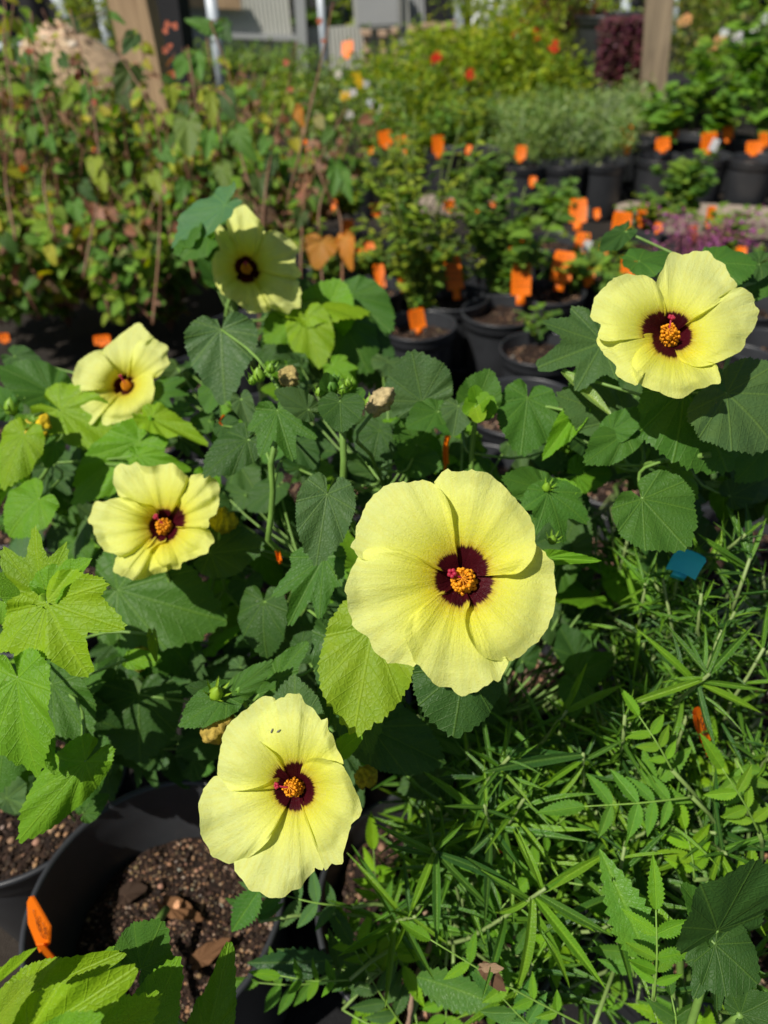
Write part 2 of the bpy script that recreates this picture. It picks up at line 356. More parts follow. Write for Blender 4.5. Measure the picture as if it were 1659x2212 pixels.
lin = lambda t: 0.052 * max(0.0, math.sin(math.pi * min(1, t * .93 + .07)) ** 0.55) * (1 if t < .6 else 1 - .55 * (t - .6) / .4) + .004
T['li'] = [strip_leaf('linear_leaf', s, lin, 14, d, .25, 0, M_LIN, .35, b) for s, d, b in ((1, .05, .02), (2, .2, -.03), (3, .38, .05), (4, .55, 0), (5, -.08, -.04))]
lan = lambda t: 0.19 * (math.sin(math.pi * t ** .75) ** 0.9 if 0 < t < 1 else 0) + .003
T['la'] = [strip_leaf('leaflet', s, lan, 36, d, .3, .22, M_PIN, .06, b) for s, d, b in ((6, .1, .02), (7, .28, -.03), (8, -.05, .04), (9, .18, 0))]
def put_leaf(kind, B, Tp, wpx_or_m, N, color, parent, q=rnd, variant=None, name='leaf', wm=None, zs=1.0):
    B = Vector(B); Tp = Vector(Tp); Y = (Tp - B); L = Y.length; Y.normalize()
    X = Y.cross(N)
    if X.length < 1e-3: X = Y.orthogonal()
    X.normalize(); Z = X.cross(Y)
    v = (B - EYE).normalized()
    W = wm if wm else wpx_or_m * depth_of((B + Tp) / 2) / FPX / max(0.45, math.sqrt(max(0, 1 - X.dot(v) ** 2)))
    M3 = Matrix((X * W, Y * L, Z * L * zs)).transposed().to_4x4(); M3.translation = B
    ms = T[kind]; me = ms[variant % len(ms)] if variant is not None else q.choice(ms)
    return inst(name, me, M3, parent, color)

# ================================================================ SETTING
g = MB(); n_ = 60
xs = np.concatenate([np.linspace(-60, -6, 8), np.linspace(-5, 5, 50), np.linspace(6, 60, 8)]); ys = np.concatenate([np.linspace(-20, -1, 5), np.linspace(-.8, 9, 60), np.linspace(10, 90, 10)])
V = [(x, y, 0.012 * noise.noise(Vector((x * 2, y * 2, 0)))) for y in ys for x in xs]; nx = len(xs)
g.add(V, [(j * nx + i, j * nx + i + 1, (j + 1) * nx + i + 1, (j + 1) * nx + i) for j in range(len(ys) - 1) for i in range(nx - 1)])
tag(g.obj('ground', M_GROUND, origin=(0, 0, 0)), kind='structure')

def beam_px(mb, top, bot, y0, wpx, th, y1=None, col=None):
    """a square-section member through two picture points standing at distance y"""
    a = ony(*top, y0); b = ony(*bot, y1 if y1 is not None else y0); ax = (a - b); L = ax.length; ax.normalize()
    w = wpx * depth_of((a + b) / 2) / FPX; X = ax.cross(Vector((0, 1, 0))).normalized(); Y = ax.cross(X)
    mb.box((a + b) / 2, (w, th, L), Matrix((X, Y, ax)).transposed(), col); return w
def member(name, mat, parent, *a, **k):
    m = MB(); beam_px(m, *a, **k); c = Vector(m.v[0]); return m.obj(name, mat, parent, origin=c, smooth=False)
def corrugated(mb, x0, x1, z0, z1, y, pitch=0.045, amp=0.005):
    n = int((x1 - x0) / pitch * 6); vs = []
    for i in range(n + 1):
        x = x0 + (x1 - x0) * i / n; yy = y + amp * math.sin(2 * math.pi * (x - x0) / pitch)
        vs += [(x, yy, z0), (x, yy, z1)]
    f = [(2 * i, 2 * i + 2, 2 * i + 3, 2 * i + 1) for i in range(n)]; mb.add(vs, f)
YW = 9.5
# corrugated building at the back
bl = empty('corrugated_shed', ony(700, 150, YW), 'grey corrugated shed wall with posts and rail at the back of the nursery', 'shed')
def panel(x0, x1, yt, yb, y=YW, mat=M_WALL, name='wall_panel'):
    a = ony(x0, yb, y); b = ony(x1, yb, y); m = MB(); corrugated(m, a.x, b.x, max(0.0, a.z), a.z + 3.0 if yt < 0 else ony(x0, yt, y).z, y)
    return m.obj(name, mat, bl, origin=(a.x, y, max(0, a.z)))
panel(392, 478, -200, 165, YW + .05, M_WALL2); panel(482, 636, -200, 128); panel(870, 985, -200, 150, YW + .03, M_WALL2); panel(640, 868, 62, 160, YW + .04, M_WALL)
member('rail', M_WALL2, bl, (478, 76), (640, 82), YW - .05, 9, .05); member('roof_beam', M_WOOD, bl, (390, -2), (520, 4), YW - .1, 26, .08)
member('post', M_WALL2, bl, (646, -30), (655, 140), YW - .08, 22, .1); member('post', M_WALL, bl, (866, -30), (880, 165), YW - .1, 24, .1)
member('post', M_METAL, bl, (988, -30), (992, 66), YW - .15, 17, .08); member('painted_dark_slab', M_DARK, bl, (940, -30), (945, 90), YW - .04, 50, .04)  # no real gap: a solid slab, its dark colour stands in for shade
eb = empty('electric_panel_box', ony(815, 62, YW - .2), 'light grey flat cabinet mounted high on the corrugated shed wall', 'cabinet')
a = ony(766, 64, YW - .2); b = ony(864, -60, YW - .2); m = MB(); m.box(((a.x + b.x) / 2, YW - .14, (a.z + b.z) / 2), (b.x - a.x, .12, b.z - a.z)); m.obj('cabinet_body', M_WALL, eb, smooth=False)
m = MB(); m.box(((a.x + b.x) / 2, YW - .205, (a.z + b.z) / 2), (b.x - a.x - .06, .008, b.z - a.z - .06)); m.obj('door', M_WALL2, eb, smooth=False)
for i, (px, pt, pb, wd) in enumerate([(790, 64, 128, 13), (826, 66, 124, 11), (852, 60, 112, 9), (893, 54, 118, 13), (916, 50, 112, 12), (937, 48, 108, 11), (958, 50, 116, 12), (976, 46, 108, 9)]):
    st = empty('wooden_stake', ony(px, pb, YW - .5), ['pale wooden stake leaning under the left edge of the grey cabinet', 'pale wooden stake leaning under the middle of the grey cabinet', 'thin pale stake under the right edge of the grey cabinet', 'pale stake just right of the pale shed post', 'second stake right of the pale shed post', 'third stake right of the pale shed post', 'fourth stake right of the pale shed post', 'thin last stake beside the blue-grey pole'][i], 'stake', 'wooden stakes against the shed')
    mm = MB(); beam_px(mm, (px, pt + 6), (px + 3, pb + 25), YW - .5, wd, .04); mm.obj('shaft', M_PALEWOOD, st, smooth=False)
    mm = MB(); beam_px(mm, (px, pt), (px, pt + 12), YW - .52, wd * 1.7, .09); mm.obj('end_block', M_PALEWOOD, st, smooth=False)
# dark shade-cloth wall and frame far left
dk = empty('shade_cloth_screen', ony(100, 120, 8.5), 'black shade cloth screen behind white pipes at top left', 'screen')
m = MB(); a = ony(-80, 110, 8.6); b = ony(236, 110, 8.6); N_ = 24; vs = [(a.x + (b.x - a.x) * i / N_, 8.6 + .05 * math.sin(i * 1.3), z) for i in range(N_ + 1) for z in (0, 4.0)]
m.add(vs, [(2 * i, 2 * i + 2, 2 * i + 3, 2 * i + 1) for i in range(N_)]); m.obj('cloth', M_DARK, dk)
m = MB(); m.tube([ony(105, -30, 8.3), ony(181, 84, 8.3)], .05, 10); m.obj('brace_pipe', M_METAL, dk)
m = MB(); m.tube([ony(-40, 104, 8.3), ony(240, 90, 8.3)], .035, 10); m.obj('rail_pipe', M_METAL, dk)
m = MB(); m.tube([ony(208, -30, 8.2), ony(247, 140, 8.2), ony(258, 200, 8.2)], .05, 10); m.obj('upright_pipe', M_METAL, dk)
tube_poles = [(452, -30, 482, 190, 7.6, .05, 'pale blue upright pipe between the dark post and the shed'), (690, -30, 700, 100, 8.5, .035, 'thin pale pipe right of the shed rail'), (1112, -30, 1116, 60, 9, .03, 'thin pale pipe behind the yellow-green bushes'),
              (1277, -30, 1280, 66, 9, .04, 'pale pipe left of the purple trailing plant'), (1351, -30, 1352, 60, 9, .045, 'pale pipe above the purple trailing plant'), (1457, -30, 1460, 60, 9, .035, 'pale pipe just right of the wooden post')]
for x0, y0, x1, y1, Y, r, lab in tube_poles:
    m = MB(); a = ony(x0, y0, Y); b = ony(x1, y1, Y); b = a + (b - a) * ((a.z - 0.0) / (a.z - b.z)); m.tube([b, b + (a - b) * .5, a], r, 12); o = m.obj('upright_pipe', M_METAL, origin=b); tag(o, lab, 'pipe', 'upright frame pipes at the back')
# wooden posts
def wood_post(top, bot, y, wpx, mat, label, th=.09, zbot=0.0):
    a = ony(*top, y); b = ony(*bot, y); b = a + (b - a) * ((a.z - zbot) / (a.z - b.z)); ax = (a - b).normalized(); L = (a - b).length
    w = wpx * depth_of(b) / FPX; X = ax.cross(Vector((0, 1, 0))).normalized(); X = (Matrix.Rotation(R(-14), 3, ax) @ X); Y = ax.cross(X)
    bm = bmesh.new(); nseg = 14
    rings = []
    for k in range(nseg + 1):
        c = b + ax * (L * k / nseg) + X * (.004 * noise.noise(Vector((k * .7, 1, y)))); r_ = []
        for sx, sy in ((-1, -1), (-.86, -1.0), (.86, -1.0), (1, -1), (1, -.8), (1, .8), (1, 1), (-1, 1), (-1, .8), (-1, -.8)):
            sx2 = sx * (.97 if abs(sx) == 1 and abs(sy) == 1 else 1)
            r_.append(bm.verts.new(c + X * (sx2 * w / 2) + Y * (sy * th / 2 * (.96 if abs(sx) == 1 and abs(sy) == 1 else 1))))
        rings.append(r_)
    for k in range(nseg):
        for i in range(10): bm.faces.new((rings[k][i], rings[k][(i + 1) % 10], rings[k + 1][(i + 1) % 10], rings[k + 1][i]))
    bm.faces.new(rings[-1])
    me = bpy.data.meshes.new('wooden_post'); M = Matrix.Translation(b); bm.transform(M.inverted()); bm.to_mesh(me); bm.free(); me.materials.append(mat)
    o = bpy.data.objects.new('wooden_post', me); link(o, M); return tag(o, label, 'post', 'wooden posts')
wood_post((276, -40), (402, 560), 3.4, 76, M_WOOD, 'thick leaning tan wooden post among the vines at the left')
wood_post((1428, -40), (1410, 195), 4.6, 50, M_WOOD2, 'squared weathered wooden post right of the purple trailing plant')
o = wood_post((352, -40), (398, 330), 3.9, 74, M_DARK, 'black wrapped post just right of the tan leaning post', .12)
o.name = 'black_post'
# pile of wood chips, upper left
m = MB(); c0 = ony(160, 220, 6.2); q = random.Random(3); c0.z = 0
for k in range(2600):
    a_ = q.uniform(0, 6.28); rr = math.sqrt(q.random()); hx = rr * 1.0 * math.cos(a_); hy = rr * .7 * math.sin(a_); z = max(0, (c0 * 0 + Vector((0, 0, .72))).z * (1 - rr ** 1.6)) + q.uniform(0, .03)
    col = jitc(q.choice([(0.62, .45, .29), (.55, .38, .24), (.7, .56, .4), (.4, .27, .17)]), .15, q)
    m.blob((c0.x + hx * .68, c0.y + hy, z), q.uniform(.018, .045), col, 0, .5, (1.3, 1, .5), k)
m2 = MB(); m2.lathe([(.66, 0), (.6, .25), (.42, .5), (.2, .66), (.02, .7)], 24, (c0.x, c0.y, 0), (0.4, .28, .18)); m.add(m2.v, m2.f, None, (0.45, .32, .2))
tag(m.obj('wood_chip_pile', M_CHIP, origin=c0), 'sunlit heap of pale wood chips behind the vines at upper left', 'wood chips', kind='stuff')
# timber on the ground in front of the far pot row
def plank(p0, p1, w, h, label, mat=M_BOARD):
    a = onz(*p0, h); b = onz(*p1, h); ax = (b - a); L = ax.length; ax.normalize(); m = MB(); Y = Vector((0, 0, 1)).cross(ax)
    m.box((0, 0, 0), (L, w, h), Matrix((ax, Y, Vector((0, 0, 1)))).transposed()); c = (a + b) / 2; c.z = h / 2 + .014
    bm = bmesh.new(); me = bpy.data.meshes.new('timber_board'); me.from_pydata([tuple(v) for v in m.v], [], m.f); bm.from_mesh(me)
    bmesh.ops.subdivide_edges(bm, edges=[e for e in bm.edges if e.calc_length() > L * .9], cuts=20); bmesh.ops.bevel(bm, geom=list(bm.edges)[:0], offset=.004)
    for v in bm.verts: v.co += Vector((0, noise.noise(v.co * 3) * .008, noise.noise(v.co * 3 + Vector((5, 5, 5))) * .006))
    bm.to_mesh(me); bm.free(); me.materials.append(mat); o = bpy.data.objects.new('timber_board', me); link(o, Matrix.Translation(c)); tag(o, label, 'board', 'timber edging boards')
plank((760, 437), (1300, 442), .16, .05, 'long weathered board on the ground before the tray of silvery plants'); plank((1330, 452), (1420, 455), .15, .05, 'short weathered board between the two long boards')
plank((1440, 462), (1760, 476), .24, .06, 'wide pale board on the ground at the right behind the purple sprays')

# far background: trees and hedge beyond the shed
def leafy(n, center, radii, size, pal, q, mb=None, hollow=.3, clumps=14, flat=1.0, upright=0.0, asp=.5):
    """many small folded leaves gathered in clumps, joined in one mesh"""
    mb = mb or MB(); c = Vector(center)
    cl = [Vector((q.gauss(0, .45), q.gauss(0, .45), q.gauss(0, .45))) for _ in range(clumps)]
    for k in cl:
        if k.length > .95: k *= .95 / k.length
    V = []; Fc = []; Cc = []; U = []
    for i in range(n):
        k = q.choice(cl); p = k + Vector((q.gauss(0, .2), q.gauss(0, .2), q.gauss(0, .2)))
        p = Vector((p.x * radii[0], p.y * radii[1], p.z * radii[2])) + c
        if p.z < .02: p.z = .02 + q.random() * .05
        d = Vector((q.gauss(0, 1), q.gauss(0, 1), q.gauss(0, .6) + upright)).normalized(); N = Vector((q.gauss(0, .6), q.gauss(0, .6), 1)); X = d.cross(N).normalized(); Z = X.cross(d)
        L = size * q.uniform(.6, 1.3); W = L * asp; b = len(V)
        V += [tuple(p), tuple(p + d * L * .45 + X * W / 2 + Z * W * .2), tuple(p + d * L - Z * L * .15), tuple(p + d * L * .45 - X * W / 2 + Z * W * .2), tuple(p + d * L * .5 - Z * W * .05)]
        U += [(0, 0), (.3, .45), (0, 1), (-.3, .45), (0, .5)]
        Fc += [(b, b + 1, b + 4), (b + 1, b + 2, b + 4), (b + 2, b + 3, b + 4), (b + 3, b, b + 4)]
        cc = jitc(q.choice(pal), .25, q); Cc += [cc] * 5
    mb.add(V, Fc, U, Cc); return mb
def twigs(mb, base, tops, r, col, q, n=5):
    for t in tops:
        b = Vector(base) + Vector((q.uniform(-.03, .03), q.uniform(-.03, .03), 0)); mid = (b + Vector(t)) / 2 + Vector((q.uniform(-.05, .05), q.uniform(-.05, .05), .02))
        mb.tube(spline([b, mid, t], n), [r * (1 - .6 * k / (n - 1)) for k in range(n)], 5, col)
GREEN = [(.07, .15, .02), (.05, .12, .02), (.10, .18, .025)]; YG = [(.22, .32, .02), (.16, .26, .02), (.28, .35, .03), (.09, .17, .02)]; DKG = [(.02, .045, .012), (.03, .07, .015)]
SILV = [(.24, .37, .15), (.18, .31, .10), (.30, .42, .20), (.10, .19, .05)]
def bush(label, px, pz, Y, w, h, n, size, pal, q, z0=0.0, name='bush', cat='bush', group=None, asp=.5, upright=0.2, depthr=None, clumps=16, twc=(.12, .1, .04)):
    b = ony(px, pz, Y); b.z = z0; root = empty(name, b, label, cat, group)
    tp = MB(); twigs(tp, b, [(b.x + q.uniform(-w, w) * .35, b.y + q.uniform(-w, w) * .3, z0 + h * q.uniform(.5, .9)) for _ in range(7)], .006, twc, q); tp.obj('stem', M_STEM, root, origin=b, color=twc)
    mb = leafy(n, (b.x, b.y, z0 + h * .55), (w / 2, (depthr or w / 2), h / 2), size, pal, q, clumps=clumps, asp=asp, upright=upright)
    tag(mb.obj('foliage', M_FAR, root, origin=b), kind='stuff'); return root, b
def tree(label, x, y, h, w, pal, q):
    b = Vector((x, y, 0)); root = empty('tree', b, label, 'tree', 'trees beyond the nursery'); m = MB(); m.tube([b, b + Vector((.1, 0, h * .3)), b + Vector((-.1, 0, h * .6))], [.16, .12, .06], 8)
    for k in range(7):
        a = q.uniform(0, 6.28); m.tube([b + Vector((0, 0, h * .25)), b + Vector((math.cos(a) * w * .3, math.sin(a) * w * .3, h * q.uniform(.5, .85)))], [.07, .02], 6)
    m.obj('trunk', M_WOOD2, root, origin=b)
    mb = leafy(7000, (x, y, h * .5), (w / 2, w / 2, h * .5), .22, pal, q, clumps=40); tag(mb.obj('crown', M_FAR, root, origin=b), kind='stuff')
q = random.Random(11)
for i, (x, y, h, w_, pal, lab) in enumerate([(-6.5, 14, 5, 5, DKG, 'dark broad tree behind the shade cloth screen'), (1.6, 15, 5, 4.5, YG, 'yellow-green tree beyond the pale pipes, right of the shed'), (4.8, 14, 4.6, 4.5, GREEN, 'green tree beyond the wooden post at the right'), (8.8, 15, 5.5, 6, DKG, 'dark tree at the far upper right'), (-1.5, 18, 6, 6, GREEN, 'tall green tree beyond the shed')]):
    tree(lab, x, y, h, w_, pal, q)
# ---- bushes in the far and middle distance
q = random.Random(21)
RED, WHT, YEL, PUR, ORG = (.75, .05, .02), (.8, .78, .76), (.85, .55, .02), (.35, .03, .3), (.8, .25, .03)
def blossoms(root, base, pts, r, col, name='blossom'):
    for (px, py, Y) in pts:
        p = ony(px, py, Y); m = MB(); d = (EYE - p).normalized()
        for k in range(5):
            a = k * 1.257 + q.random(); X = d.orthogonal().normalized(); Z = d.cross(X); e = X * math.cos(a) + Z * math.sin(a); s = d.cross(e)
            m.add([p, p + e * r * .6 + s * r * .4 + d * r * .2, p + e * r + d * r * .1, p + e * r * .6 - s * r * .4 + d * r * .2], [(0, 1, 2, 3)])
        m.blob(p + d * r * .2, r * .22, None, 1); m.obj(name, M_PETALFAR, root, origin=p, color=jitc(col, .15, q))
far = [('yellow-green red-flowered bush beside the shed post', 935, 250, 5.2, 1.0, .58, 2600, .05, YG), ('yellow-green bush in the middle with red blossoms on top', 1085, 240, 5.0, 1.1, .66, 3000, .05, YG),
       ('yellow-green bush spilling in front of the big black pot', 1180, 260, 4.7, .8, .40, 2400, .045, YG), ('low green bush below the red-flowered bushes', 1010, 330, 4.4, .9, .44, 2200, .04, YG + GREEN),
       ('grey-green bush with white flowers at the centre left', 760, 330, 4.6, .8, .50, 2200, .035, SILV + GREEN), ('dark green bush in front of the pale shed post', 860, 230, 5.6, .7, .50, 1500, .045, GREEN),
       ('grass-green bush behind the white flowers', 640, 230, 6.2, 1.1, .42, 1800, .05, YG + GREEN), ('low bright green row of seedlings along the shed foot', 560, 170, 8.2, 1.8, .42, 1800, .06, [(.18, .3, .06), (.1, .2, .04)]),
       ('pale bush beyond the vines at far left', 80, 260, 5.4, 1.2, .55, 2400, .05, YG + GREEN), ('tall yellow-green shrub behind the white upright pipe', 205, 60, 6.6, .7, 1.05, 1800, .05, [(.25, .32, .03), (.16, .24, .03)]),
       ('bright yellow-green shrub in front of the wide white glare', 1180, 60, 8, 1.6, .95, 2200, .07, [(.22, .3, .03), (.14, .22, .03)]), ('olive bush behind the square wooden post', 1510, 200, 6.0, 1.2, .72, 2600, .05, [(.12, .16, .04), (.2, .22, .07), (.07, .11, .03)]),
       ('tall green bush at the upper right edge', 1650, 180, 5.6, 1.2, .92, 2600, .06, [(.10, .2, .02), (.16, .28, .03)]), ('olive thin bush above the shed handles', 1040, 110, 7.4, 1.5, .55, 2400, .06, YG)]
fb = {}
for lab, px, py, Y, w_, h, n, s, pal in far: fb[lab] = bush(lab, px, py, Y, w_, h, n, s, pal, q, group='bushes in the far beds')
k0 = [r for l, r in fb.items() if 'shed post' in l and 'red' in l][0]; blossoms(k0[0], 0, [(945, 122, 5.0), (938, 128, 4.9), (1016, 160, 4.7)], .032, RED)
k0 = [r for l, r in fb.items() if 'blossoms on top' in l][0]; blossoms(k0[0], 0, [(1158, 74, 4.9), (1113, 76, 4.9), (1129, 55, 5.0), (1197, 100, 4.6)], .034, RED)
k0 = [r for l, r in fb.items() if 'white flowers at' in l][0]; blossoms(k0[0], 0, [(762, 200, 4.3), (800, 222, 4.3), (755, 248, 4.2), (745, 205, 4.4), (790, 180, 4.5), (820, 235, 4.4), (730, 160, 4.6)], .024, WHT); blossoms(k0[0], 0, [(745, 206, 4.2), (775, 178, 4.4), (770, 165, 4.5)], .03, YEL)
k0 = [r for l, r in fb.items() if 'upper right edge' in l][0]; blossoms(k0[0], 0, [(1600, 78, 5.2), (1610, 85, 5.2), (1585, 84, 5.2), (1630, 60, 5.2), (1655, 40, 5.2), (1565, 70, 5.3)], .03, WHT)
k0 = [r for l, r in fb.items() if 'olive bush behind' in l][0]; blossoms(k0[0], 0, [(1540, 110, 5.6), (1515, 90, 5.6), (1555, 85, 5.6), (1475, 45, 5.7), (1483, 42, 5.7)], .04, (.8, .45, .2))
# purple trailing plant in its raised black pot
def pot_mesh(r, h, name='pot', n=64):
    m = MB(); t = r * .022
    m.lathe([(r * .78, 0.0), (r * .80, .006), (r * .90, h * .80), (r * .915, h * .86), (r * .96, h * .865), (r * .972, h * .885), (r * .972, h * .955), (r * .985, h * .962), (r, h * .972), (r * 1.004, h * .985), (r * .998, h * .996), (r * .985, h), (r * .96, h * .998),
             (r * .952, h * .985), (r * .945, h * .95), (r * .925, h * .90), (r * .90, h * .84), (r * .76, .02), (0.001, .018)], n)
    m.lathe([(r * .78, 0.0), (.001, .001)], n); return m.mesh(name, M_POT)
POTM = {}
SOILM = {}
def soil_mesh(r, seed, n=40, fine=1.0):
    q_ = random.Random(seed); m = MB(); rings = 14; V = [(0, 0, 0)]
    for j in range(1, rings + 1):
        for k in range(n):
            a = 2 * math.pi * k / n; rr = r * j / rings; x, y = rr * math.cos(a), rr * math.sin(a)
            V.append((x, y, .012 * noise.noise(Vector((x * 14 + seed * 3.1, y * 14, 0))) + .006 * noise.noise(Vector((x * 50, y * 50, seed)))))
    V[0] = (0, 0, V[1][2]); F = [(0, 1 + k, 1 + (k + 1) % n) for k in range(n)]
    for j in range(rings - 1):
        for k in range(n): a = 1 + j * n + k; b = 1 + j * n + (k + 1) % n; F.append((a, a + n, b + n, b))
    m.add(V, F); return m.mesh('soil', M_SOIL)
def crumbs_mesh(r, n, seed, pale=.25, smax=.0042):
    q_ = random.Random(seed); m = MB()
    for i in range(n):
        a = q_.uniform(0, 6.28); rr = r * .97 * math.sqrt(q_.random()); x, y = rr * math.cos(a), rr * math.sin(a)
        z = .012 * noise.noise(Vector((x * 14 + seed * 3.1, y * 14, 0))) + .006 * noise.noise(Vector((x * 50, y * 50, seed))); s = q_.uniform(.0012, smax) * (1.2 if q_.random() < .12 else .8)
        u = q_.random(); c = (.28, .17, .10) if u < pale * .5 else (.30, .24, .18) if u < pale * .62 else (.05, .03, .02) if u < .5 else (.025, .014, .010)
        c = jitc(c, .3, q_); fib = q_.random() < .03; m.blob((x, y, z + s * .4), s, c, 1 if s > .003 else 0, .35, (1.2, 1, .7) if not fib else ((3.6, .5, .4) if i % 2 else (.5, 3.2, .4)), i)
    return m.mesh('soil_crumbs', M_CRUMB)
def place_pot(c, r, h, label, group='black nursery pots', fill=.80, crumbs=0, seed=1, pale=.25, rot=0, smax=.0042, tilt=0):
    key = (round(r, 4), round(h, 3))
    if key not in POTM: POTM[key] = pot_mesh(r, h)
    M = Matrix.Translation((c[0], c[1], c[2])) @ Matrix.Rotation(tilt, 4, 'X') @ Matrix.Rotation(rot, 4, 'Z')
    o = inst('plant_pot', POTM[key], M); tag(o, label, 'pot', group)
    rs = r * (.78 + .14 * fill) - .002; ks = ('s', round(rs, 3), seed % 3)
    if ks not in SOILM: SOILM[ks] = soil_mesh(rs, seed % 3)
    s = inst('soil', SOILM[ks], M @ Matrix.Translation((0, 0, h * fill)), o)
    if crumbs:
        kc = ('c', round(rs, 3), crumbs, seed % 3, pale)
        if kc not in SOILM: SOILM[kc] = crumbs_mesh(rs, crumbs, seed % 3, pale, smax)
        cc = inst('soil_crumbs', SOILM[kc], M @ Matrix.Translation((0, 0, h * fill)), s); tag(cc, kind='stuff')
    return o
c = ony(1296, 175, 5.3); bp = place_pot((c.x, c.y, c.z), .20, .36, 'large black pot standing high behind the yellow-green bushes', None, .9)
m = MB(); cz = c.z; m.box((c.x, c.y, cz / 2 - .02), (.9, .45, .04)); 
st = empty('display_bench', (c.x, c.y, 0), 'dark raised bench carrying the large black pot', 'bench'); m = MB(); m.box((c.x + .25, c.y, cz - .025), (1.1, .5, .045)); m.obj('bench_top', M_DARK, st, smooth=False)
for sx in (-.25, .75):
    for sy in (-.2, .2): m = MB(); m.box((c.x + sx, c.y + sy, (cz - .05) / 2), (.06, .06, cz - .05)); m.obj('leg', M_DARK, st, smooth=False)
pt = ony(1356, 48, 4.75); rt = empty('purple_trailing_plant', (pt.x, pt.y, pt.z), 'dark purple trailing plant hanging left of the square wooden post', 'plant')
mb = MB(); q = random.Random(5)
mt = MB(); pb = ony(1352, 205, 4.75); 
for k in range(60):
    x = pt.x + q.uniform(-.13, .12); y0 = pt.y + q.uniform(-.08, .08); ln = (pt.z - pb.z) * q.uniform(.6, 1.05) * (1 - abs(x - pt.x) * 1.6); pts = [(pt.x, pt.y, pt.z), (x, y0, pt.z + .02), (x + q.uniform(-.02, .02), y0 - .02, pt.z - ln * .5), (x + q.uniform(-.02, .02) - .01, y0, pt.z - ln)]
    mt.tube(spline(pts, 8), .003, 4, (.08, .01, .04))
    for j in range(60):
        p = Vector(spline(pts, 30)[q.randrange(4, 30)]) + Vector((q.gauss(0, .008), q.gauss(0, .008), 0)); d = Vector((q.gauss(0, 1), q.gauss(0, 1), -.3)).normalized() * .025; s = d.orthogonal().normalized() * .008
        mb.add([p, p + d * .5 + s, p + d, p + d * .5 - s], [(0, 1, 2, 3)], [(0, 0), (.2, .5), (0, 1), (-.2, .5)], jitc(q.choice([(.10, .015, .05), (.17, .03, .09), (.06, .01, .03)]), .3, q))
mt.obj('stem', M_STEM, rt, color=(.08, .02, .04)); tag(mb.obj('foliage', M_FAR, rt), kind='stuff')
r_, b_ = bush('dark red-leaved plant on the bench beside the big pot', 1215, 110, 5.5, .5, .34, 900, .04, [(.12, .03, .04), (.08, .04, .03), (.06, .1, .03)], q, z0=.55, group='bushes in the far beds')
# crumpled sheet far back, its white colour stands in for a bright glare
m = MB(); c = ony(1082, 5, 9.2); qq = random.Random(2)
V = [(c.x + (i - 5) * .06, c.y + qq.uniform(-.04, .04), c.z + (j - 4) * .06 + qq.uniform(-.02, .02)) for j in range(9) for i in range(11)]; m.add(V, [(j * 11 + i, j * 11 + i + 1, j * 11 + i + 12, j * 11 + i + 11) for j in range(8) for i in range(10)])
o = m.obj('glare_sheet', simple('glare_white', (.85, .87, .9), .2), smooth=False); tag(o, 'crumpled shiny sheet whose white colour stands in for the glare between the pipes at top', 'sheet')

# ================================================================ FAR POT ROWS, TRAYS, TAGS
RIMZ = .24
def tagmesh(w, h, stake, curve=.12):
    m = MB(); n = 8; V = []; th = .0008
    prof = [(-.5, 0), (-.5, .88), (-.42, 1.0), (.42, 1.0), (.5, .88), (.5, 0)]
    for s in (-1, 1):
        for i in range(n + 1):
            y = i / n; hw = .5 if y < .9 else .42
            for u in (-1, -.5, 0, .5, 1): V.append((u * hw * w, s * th + curve * w * (1 - u * u) * .6 + .06 * h * math.sin(y * 2.2), y * h))
    F = []
    for s in range(2):
        o = s * (n + 1) * 5
        for i in range(n):
            for k in range(4):
                f = (o + i * 5 + k, o + i * 5 + k + 1, o + (i + 1) * 5 + k + 1, o + (i + 1) * 5 + k); F.append(f if s == 0 else tuple(reversed(f)))
    m.add(V, F); m.box((0, curve * w * .3, -stake / 2), (w * .45, .0016, stake)); return m.mesh('orange_tag', M_TAG, smooth=True)
def scribble(w, h):
    m = MB(); q_ = random.Random(4)
    for r in range(4):
        z = h * (.3 + .17 * r); x = -w * .38
        while x < w * .36:
            dx = q_.uniform(.03, .07) * w; m.box((x + dx / 2, -.0022 + .12 * w * .6 * (1 - (x / w * 2) ** 2), z + q_.uniform(-.01, .03) * h), (dx * .7, .0006, h * q_.uniform(.012, .03))); x += dx * 1.25
    return m.mesh('handwriting', M_INK, smooth=False)
TM = tagmesh(.040, .052, .016); TS = scribble(.040, .052)
